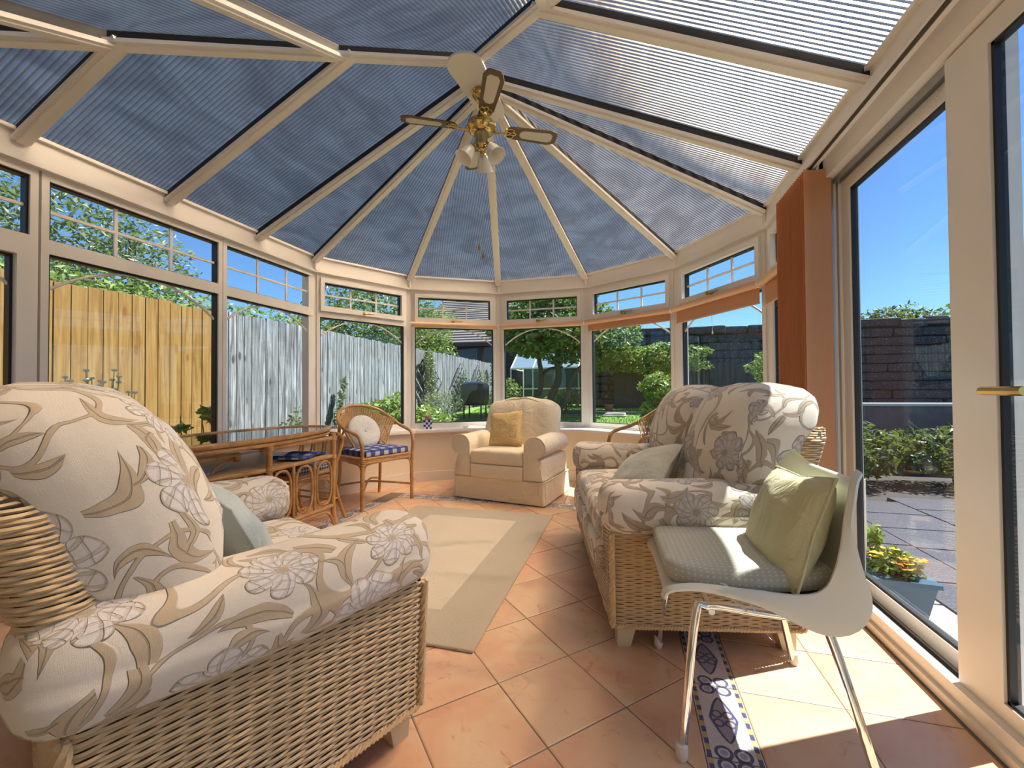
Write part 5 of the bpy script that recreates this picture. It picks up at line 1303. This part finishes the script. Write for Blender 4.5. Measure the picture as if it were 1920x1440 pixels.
plant('leafy_seedling', 'young plant with pinnate leaves against the golden fence', 'plant', (-3.65, 2.86, -.2), [((.1*cos(k*2.1), .16*sin(k*2.1), 1.04-.07*(k % 3)), (.07, .09, .03), .2) for k in range(7)], 'leafb', .07, 200, [([(0, 0, 0), (.02, .03, .5), (.0, .0, .98)], .008), ([(0, 0, .3), (.08, .1, .6), (.06, .1, .8)], .006), ([(0, 0, .5), (-.06, -.12, .8), (-.05, -.15, 1.0)], .006)], .45, stem_mat='leaf')
fb_ = empty('bud_plant', (-3.6, 2.06, -.13)); tag(fb_, 'cluster of round pale flower buds on stems against the golden fence', 'flowers')
m = MB(); m2 = MB()
for k in range(26):
    x, y, z = rn.gauss(0, .09), rn.gauss(0, .13), 1.14+rn.gauss(0, .055)+.08*rn.random(); m.tube([(x*.3, y*.3, 0), (x*.6, y*.7, .7), (x, y, z)], .0028, 5); m2.rbox((x, y, z+.008), (.013, .015, .009), .008, 4)
    m.leaves((x*.8, y*.8, z-.14), (.03, .03, .08), 5, .045, rn)
m.obj('stalks', MT['leafg'], fb_, smooth=False)['kind'] = 'stuff'; m2.obj('buds', MT['cream_fl'], fb_)['kind'] = 'stuff'

# covered barbecue
bq = empty('covered_barbecue', (-3.62, 9.7, gz(-3.62, 9.7))); tag(bq, 'dark covered barbecue on the lawn in front of the grey fence', 'barbecue')
m = MB(); m.rbox((0, 0, .58), (.30, .26, .25), .08, 10, lambda p: (p[0]*(1+.12*p[2]), p[1]*(1+.1*p[2]), p[2]+.05*cos(p[0]*4)*(p[2] > 0))); m.obj('cover', MT['bronze'], bq)
m = MB(); m.rbox((0, 0, .87), (.24, .2, .035), .03, 8); m.obj('lid', MT['alu'], bq)
m = MB()
for x, y in ((-.22, -.18), (.22, -.18), (.22, .18), (-.22, .18)): m.tube([(x, y, 0), (x, y, .4)], .02, 8)
m.obj('legs_frame', MT['bronze'], bq)

# trees and hedges beyond the left fence
def tree(label, loc, h, crown, mat, size, n, trunk_r=.1, grp='trees beyond the fence'):
    return plant('tree', label, 'tree', loc, crown, mat, size, n, [([(0, 0, 0), (.1, .05, h*.4), (0, 0, h)], trunk_r)], .4, grp)
tree('airy birch-like tree above the golden fence, seen through the top lights', (-8.6, 2.3, -.3), 4.6, [((0, 0, 4.0), (1.7, 1.5, 1.4), 1), ((.6, 1.9, 3.6), (1.1, 1.1, 1.1), .6), ((0, -1.6, 3.9), (1.2, 1.4, 1.3), .8), ((0, .6, 2.6), (1.8, 2.3, 1.0), .9)], 'leafg', .11, 4200)
tree('airy tree with drooping twigs right of the birch-like tree', (-8.4, 5.3, -.3), 4.0, [((0, 0, 3.3), (1.0, 1.1, 1.05), 1), ((0, .3, 2.3), (1.2, 1.2, .7), .7)], 'leafg', .10, 3000)
tree('dark evergreen behind the fence at the corner of the bay', (-8.5, 9.5, -.3), 3.2, [((0, 0, 2.5), (1.3, 1.3, 1.0), 1)], 'leafd', .12, 2600)
tree('dense small-leaved tree outside the window left of the bay centre', (-6.9, 10.3, -.3), 4.2, [((0, 0, 3.3), (1.7, 2.0, 1.4), 1), ((.5, .6, 2.4), (1.3, 2.0, .9), .7)], 'leaf', .12, 6500)
tree('bright green tree hanging over the fence beside the tiled roof', (-6.3, 12.2, -.3), 3.9, [((0, 0, 3.0), (1.1, 1.0, 1.3), 1)], 'leafb', .15, 2600)
hd = plant('hedge', 'clipped green hedge just behind the golden fence', 'hedge', (-6.4, 4.6, -.3), [((0, .6*k-1.5, 2.30), (.7, .6, .55), .2) for k in range(8)], 'leafb', .09, 4200)

# neighbouring houses with tiled roofs
def roof_house(name, label, loc, rz, w_, zr0, zr1, run, wall_h, nr=18, win=None):
    o = empty(name, loc, rz); tag(o, label, 'house', 'neighbouring houses')
    m = MB(); m.box((-w_/2+.1, .25, -.3), (w_/2-.1, run*2-.25, wall_h)); m.obj('wall', MT['brickd'], o, smooth=False)
    for k in range(nr):
        t0, t1 = k/nr, (k+1)/nr; m = MB(); y0, y1 = run*t0, run*t1; z0, z1 = zr0+(zr1-zr0)*t0, zr0+(zr1-zr0)*t1
        m.hexa([(-w_/2, y0-.03, z0-.02), (w_/2, y0-.03, z0-.02), (w_/2, y1, z1-.04), (-w_/2, y1, z1-.04), (-w_/2, y0-.03, z0+.045), (w_/2, y0-.03, z0+.045), (w_/2, y1, z1+.005), (-w_/2, y1, z1+.005)])
        m.obj('tile_course', MT['rooftile'], o, smooth=False)
    m = MB(); m.hexa([(-w_/2, run, zr1-.04), (w_/2, run, zr1-.04), (w_/2, 2*run, zr0), (-w_/2, 2*run, zr0), (-w_/2, run, zr1+.01), (w_/2, run, zr1+.01), (w_/2, 2*run, zr0+.05), (-w_/2, 2*run, zr0+.05)]); m.obj('rear_roof', MT['rooftile'], o, smooth=False)
    m = MB(); m.box((-w_/2, -.05, zr0-.16), (w_/2, .02, zr0-.02)); m.obj('fascia', MT['bronze'], o, smooth=False)
    for sx in (-1, 1):
        m = MB(); X = sx*(w_/2-.1); m.add([(X, .25, wall_h-.3), (X, 2*run-.25, wall_h-.3), (X, run, zr1-.06), (X-.05*sx, .25, wall_h-.3), (X-.05*sx, 2*run-.25, wall_h-.3), (X-.05*sx, run, zr1-.06)], [(0, 1, 2), (3, 5, 4), (0, 2, 5, 3), (1, 4, 5, 2)]); m.obj('gable', MT['brickd'], o, smooth=False)
    if win:
        x, t = win; y, z = run*t, zr0+(zr1-zr0)*t; sl = atan2(zr1-zr0, run); Mx = Matrix.Rotation(sl, 3, 'X'); m = MB()
        A = [(-.35, -.5, .04), (.35, -.5, .04), (.35, .5, .04), (-.35, .5, .04), (-.35, -.5, .13), (.35, -.5, .13), (.35, .5, .13), (-.35, .5, .13)]; m.hexa([Mx @ V3(p)+V3((x, y, z)) for p in A]); f = m.obj('skylight', MT['alu'], o, smooth=False)
        m = MB(); A = [(-.28, -.43, .13), (.28, -.43, .13), (.28, .43, .13), (-.28, .43, .13), (-.28, -.43, .14), (.28, -.43, .14), (.28, .43, .14), (-.28, .43, .14)]; m.hexa([Mx @ V3(p)+V3((x, y, z)) for p in A]); m.obj('pane', MT['tableglass'], f, smooth=False)
    return o
roof_house('house', 'house with a grey tiled roof and a skylight behind the grey fence', (-5.6, 17.6, 0), radians(4), 8.6, 3.15, 6.2, 5.0, 3.2, 20, (.25, .32))
roof_house('house', 'house roof peeping over the hedge behind the golden fence', (-13.5, 6.2, 0), radians(75), 7.0, 2.6, 4.6, 3.2, 2.6, 14)

# magnolia-like tree on the lawn
mt_ = empty('garden_tree', (-2.15, 10.2, gz(-2.15, 10.2))); tag(mt_, 'spreading leafy tree with twisting bare trunks on the lawn behind the cream armchair', 'tree')
zt = [([(-.15, 0, 0), (-.35, 0, .22), (.02, 0, .55), (.10, 0, 1.0), (.05, 0, 1.45), (.2, 0, 2.0)], .075), ([(.25, 0, 0), (.35, 0, .5), (.52, 0, .9), (.5, 0, 1.4), (.6, 0, 2.2)], .10), ([(.45, 0, 0), (.72, 0, .45), (.86, 0, .95), (1.2, .1, 1.35), (1.4, .1, 1.9)], .07),
      ([(.05, 0, .9), (.25, .1, 1.15), (.62, .1, 1.2)], .045), ([(.5, 0, 1.2), (.8, -.1, 1.45), (1.3, 0, 1.8)], .04)]
for path, r in zt: m = MB(); m.tube(spline(path, 6), [r*(1-.35*k/(len(path)*6-6)) for k in range(len(path)*6-5)], 10); m.obj('trunk', MT['bark'], mt_)
m = MB()
for (c, r, f) in (((.4, 0, 2.1), (1.5, 1.1, .80), 1.3), ((1.5, .3, 1.9), (1.0, .8, .68), .7), ((-.5, .2, 2.2), (.8, .8, .65), .5), ((.5, 0, 2.8), (1.1, .9, .6), .6)): m.leaves(c, r, int(4200*f), .13, rn, .7, .5)
fo = m.obj('foliage', MT['leaf'], mt_, smooth=False); fo['kind'] = 'stuff'
plant('red_tipped_shrub', 'low shrub with red and pink tips below the garden tree', 'shrub', (-1.55, 10.95, gz(-1.55, 10.95)), [((0, 0, .32), (.5, .35, .28), 1)], 'leaf', .08, 1300, stems_at(4, .3, .4), .4, None, [((rn.uniform(-.4, .4), rn.uniform(-.35, -.2), .3+rn.uniform(-.1, .25)), 'red', .03) for _ in range(16)])
plant('grass_clump', 'clump of strappy green leaves at the foot of the garden tree', 'plant', (-2.0, 9.1, gz(-2, 9.1)), [((0, 0, .2), (.25, .2, .22), 1)], 'leafb', .16, 260, None, .12)

# greenhouse
MT['ghroof'] = plain('blue grey polycarbonate', (.16, .24, .30), .25)
gh = empty('greenhouse', (-1.75, 12.6, .45)); tag(gh, 'small aluminium greenhouse behind the garden tree', 'greenhouse'); W2, L2, He, Hr = 1.75, 1.6, 1.25, 1.75
def gbar(p, q): m = MB(); m.bar(p, q, .035, .035, up=(0, .3, 1) if abs((V3(q)-V3(p)).normalized().z) < .9 else (0, 1, 0)); m.obj('frame_bar', MT['upvc'], gh, smooth=False)
for k in range(6):
    x = -W2+2*W2*k/5; gbar((x, 0, 0), (x, 0, He)); gbar((x, 0, He), (x, L2*.5, Hr))
    if k < 5: m = MB(); m.box((x+.03, -.003, .05), (x+2*W2/5-.03, .003, He-.04)); m.obj('pane', MT['glass'], gh, smooth=False); m = MB(); m.hexa([(x+.03, .02, He), (x+2*W2/5-.03, .02, He), (x+2*W2/5-.03, L2*.5, Hr-.02), (x+.03, L2*.5, Hr-.02), (x+.03, .02, He+.006), (x+2*W2/5-.03, .02, He+.006), (x+2*W2/5-.03, L2*.5, Hr-.014), (x+.03, L2*.5, Hr-.014)]); m.obj('roof_pane', MT['ghroof'], gh, smooth=False)
for z, y in ((0.03, 0), (He, 0), (Hr, L2*.5), (.62, 0)): gbar((-W2, y, z), (W2, y, z))
for x in (-W2, W2): gbar((x, L2, 0), (x, L2, He)); gbar((x, L2, He), (x, L2*.5, Hr)); gbar((x, 0, He), (x, L2, He))
m = MB(); m.box((-W2+.1, L2-.1, 0), (W2-.1, L2-.04, He)); m.obj('rear_panel', plain('blue green shade panel', (.035, .085, .11), .6, var=.4, nscale=5), gh, smooth=False)

# dark board fence and stone wall at the far right
o = empty('dark_fence', (-.35, 11.75, 0)); tag(o, 'dark stained board fence beside the greenhouse under the leafy shrub', 'fence', 'boundary fences')
for k in range(24): m = MB(); m.box((k*.15, .02*(k % 2), .2), (k*.15+.165, .02+.02*(k % 2), 1.68+rn.uniform(-.02, .02))); m.obj('board', MT['darkwood'], o, smooth=False)
plant('overhanging_shrub', 'glossy leafy shrub lying along the top of the dark board fence', 'shrub', (.75, 11.3, 1.65), [((0, 0, .12), (1.3, .4, .42), 1), ((-1.3, 0, .35), (.55, .4, .6), .5)], 'leafb', .12, 2400, stems_at(4, .8, .3))
sw = empty('stone_wall', (0, 12.2, 0)); tag(sw, 'tall dark stone wall closing the garden on the right', 'wall')
m = MB(); m.box((-1.2, .08, -.3), (11, .5, 2.62)); m.obj('mortar_core', MT['mortar'], sw, smooth=False)
y = 0; rows = 14; hz = 3.0/rows
sh = []
for q in range(8):
    m = MB(); m.rbox((0, 0, 0), (.26+.02*(q % 4), .09, hz*.46), .03, 3, lambda p, q=q: (p[0]*(1+.04*sin(q+p[2]*9)), p[1]+.015*sin(p[0]*9+q), p[2]*(1+.05*cos(q*2+p[0]*7)))); sh.append(m.mesh('stone', MT['stone']))
cnt = 0
for r_ in range(rows):
    x = -1.2+(r_ % 2)*.27
    while x < 9.8 and cnt < 296:
        b = bpy.data.objects.new('stone', sh[(cnt*5+r_) % 8]); COL.objects.link(b); b.parent = sw; k_ = rn.uniform(.72, 1.12); b.scale = (k_, 1, 1); b.location = (x+.27*k_, .06+rn.uniform(-.03, .03), 2.56-hz*r_+(rn.uniform(-.015, .05) if r_ == 0 else 0)); x += .56*k_; cnt += 1
# raised bed with a grey block face
rb = empty('raised_bed', (1.75, 8.0, 0)); tag(rb, 'grey rendered raised bed with a shrub, left of the stone wall view', 'raised bed')
m = MB(); m.box((-.95, 0, -.1), (1.2, .12, .90)); m.box((-.95, 0, -.1), (-.83, 1.6, .90)); m.obj('bed_wall', MT['lowwall'], rb, smooth=False)
m = MB(); m.box((-.97, -.02, .90), (1.22, .14, .93)); m.obj('coping', MT['render'], rb, smooth=False)
m = MB(); m.box((-.83, .12, .3), (1.2, 1.6, .84)); m.obj('soil', MT['soil'], rb, smooth=False)
plant('leafy_shrub', 'light green leafy shrub at the corner of the raised bed', 'shrub', (.50, 7.95, .1), [((0, 0, .95), (.28, .28, .26), 1), ((-.1, -.1, .5), (.2, .2, .3), .3)], 'leafb', .10, 900, stems_at(6, .2, .8))
# kerb at the lawn edge, slate and terracotta pot
m = MB(); m.box((-1.9, 10.45, .34), (1.3, 10.6, .47)); kb = m.obj('stone_kerb', MT['lowwall'], smooth=False); tag(kb, 'low stone kerb between the lawn and the planted bed', 'kerb')
tp = MB(); tp.lathe([(0, 0), (.08, 0), (.11, .16), (.125, .16), (.125, .19), (.10, .19), (.09, .15), (0, .14)], (0, 0, 0), 20); tpo = tp.obj('terracotta_pot', plain('terracotta pot clay', (.35, .12, .07), .8)); tpo.location = (-.45, 10.85, gz(-.45, 10.85)); tag(tpo, 'terracotta pot by the greenhouse corner', 'pot')
for k, (x, y, z, s_) in enumerate(((-.30, 10.25, .01, 1), (-.28, 10.26, .055, .85))):
    m = MB(); m.rbox((0, 0, 0), (.26*s_, .16*s_, .022), .015, 6, lambda p: (p[0]+.02*sin(p[1]*20), p[1]+.02*cos(p[0]*16), p[2])); q = m.obj('stone_slab', MT['paleslab']); q.location = (x, y, gz(x, y)+z); tag(q, ['broken pale stone slab lying at the lawn edge, lower one', 'smaller broken pale stone slab on top at the lawn edge'][k], 'slab', 'stone slabs')

# ------------------------------------------------------------------ patio on the right
pv = tag(empty('patio'), kind='structure')
m = MB(); m.box((1.12, -1.5, -.3), (9, 6.6, -.125)); m.obj('paving_bed', MT['mortar'], pv, smooth=False)
def slab(x0, x1, y0, y1, mat, zt=-.09):
    m = MB(); a = .006; m.hexa([(x0+a, y0+a, -.125), (x1-a, y0+a, -.125), (x1-a, y1-a, -.125), (x0+a, y1-a, -.125), (x0+a+.003, y0+a+.003, zt), (x1-a-.003, y0+a+.003, zt), (x1-a-.003, y1-a-.003, zt), (x0+a+.003, y1-a-.003, zt)]); m.obj('slab', MT[mat], pv, smooth=False)
for i in range(10):
    for j in range(10):
        x0, y0 = 1.88+i*.6, .35+j*.45; slab(x0, x0+.6, y0+(.2 if i % 2 else 0), y0+.45+(.2 if i % 2 else 0), 'slab')
for j in range(10): slab(1.14, 1.51, -.5+j*.62, .12+j*.62, 'paleslab', -.085); slab(1.51, 1.88, -.2+j*.62, .42+j*.62, 'paleslab' if j < 4 else 'slab', -.085)
# planter with orange and yellow flowers
pl_ = empty('flower_planter', (1.245, 2.50, -.085), radians(-4)); tag(pl_, 'blue square planter of orange and yellow flowers outside the patio door', 'planter')
m = MB(); a, b, h = .095, .122, .165
m.hexa([(-a, -a, 0), (a, -a, 0), (a, a, 0), (-a, a, 0), (-b, -b, h), (b, -b, h), (b, b, h), (-b, b, h)])
m.hexa([(-b-.012, -b-.012, h), (b+.012, -b-.012, h), (b+.012, b+.012, h), (-b-.012, b+.012, h), (-b-.012, -b-.012, h+.02), (b+.012, -b-.012, h+.02), (b+.012, b+.012, h+.02), (-b-.012, b+.012, h+.02)]); m.obj('planter_box', MT['bluepot'], pl_, smooth=False)
m = MB(); m.leaves((0, 0, h+.05), (.12, .12, .075), 900, .035, rn, .8, .45); f = m.obj('foliage', MT['leaf'], pl_, smooth=False); f['kind'] = 'stuff'
m = MB(); m.leaves((-.05, .05, h+.16), (.04, .04, .08), 120, .04, rn, .8, .5); f = m.obj('tall_sprig', MT['leafb'], pl_, smooth=False); f['kind'] = 'stuff'
for k in range(30):
    a_ = rn.random()*6.28; r_ = .12*sqrt(rn.random()); c = V3((r_*cos(a_), r_*sin(a_), h+.06+.08*rn.random()*(1-r_/.3))); s_ = .019+.008*rn.random(); m = MB(); tl_ = rn.uniform(-.5, .5)
    for q in range(5):
        t = q*2*pi/5+tl_; m.add([c, c+V3((s_*cos(t-.6), s_*sin(t-.6), .006)), c+V3((s_*1.15*cos(t), s_*1.15*sin(t), .004*q-.008)), c+V3((s_*cos(t+.6), s_*sin(t+.6), .008))], [(0, 1, 2, 3)])
    m.obj('flower', MT['orange' if k % 3 == 0 else 'gold'], pl_, smooth=False)
# retaining wall with pale coping, shrubs and roses
rw = empty('retaining_wall', (1.6, 6.75, 0)); tag(rw, 'dark retaining wall with a thin pale coping across the patio', 'wall')
m = MB(); m.box((0, 0, -.3), (8, .22, .76)); m.obj('wall_face', MT['lowwall'], rw, smooth=False); m = MB(); m.box((0, -.03, .76), (8, .24, .795)); m.obj('coping', MT['render'], rw, smooth=False)
m = MB(); m.box((.1, .22, .2), (8, 1.15, .6)); m.obj('upper_bed', MT['soil'], rw, smooth=False)
plant('variegated_shrub', 'pale variegated shrub on the terrace behind the retaining wall', 'shrub', (2.25, 7.45, .62), [((0, 0, .72), (.38, .35, .30), 1), ((0, 0, .3), (.22, .2, .25), .3)], 'leafb', .07, 1300, stems_at(5, .15, .8), .45, None, [((.15, -.25, .18), 'pink', .045)])
plant('rose_bush', 'low green rose bush with pink blooms in front of the retaining wall', 'shrub', (3.6, 5.9, -.1), [((0, 0, .38), (.9, .4, .30), 1), ((.9, -.1, .46), (.6, .4, .40), .6)], 'leafd', .09, 2400, stems_at(6, .4, .7), .4, 'rose bushes', [((.0, -.35, .80), 'pink', .05), ((.4, -.4, .35), 'pink', .035), ((-.5, -.3, .5), 'cream_fl', .03)])
plant('rose_bush', 'dark leafy rose bush nearer the door on the left of the patio bed', 'shrub', (2.35, 5.6, -.1), [((0, 0, .38), (.55, .35, .34), 1)], 'leafd', .09, 1400, stems_at(5, .3, .6), .4, 'rose bushes', [((.2, -.3, .45), 'cream_fl', .03), ((-.2, -.3, .35), 'pink', .025)])
plant('rose_bush', 'bright leafy bush seen through the second glass door panel', 'shrub', (5.0, 4.7, -.1), [((0, 0, .45), (.8, .5, .42), 1), ((.2, -.4, .2), (.6, .4, .25), .5)], 'leaf', .09, 1800, stems_at(5, .4, .7), .4, 'rose bushes')
tree('round-topped tree showing above the stone wall through the patio door', (8.3, 16.2, 0), 3.1, [((0, 0, 3.0), (1.25, 1.0, .66), 1), ((1.0, 0, 2.7), (.8, .8, .5), .5)], 'leafd', .16, 1800, .12, 'trees over the stone wall')
tree('tree rising over the wall through the second glass door panel', (9.9, 14.3, 0), 3.6, [((0, 0, 3.1), (1.3, 1.2, .9), 1)], 'leaf', .14, 2400, .12, 'trees over the stone wall')
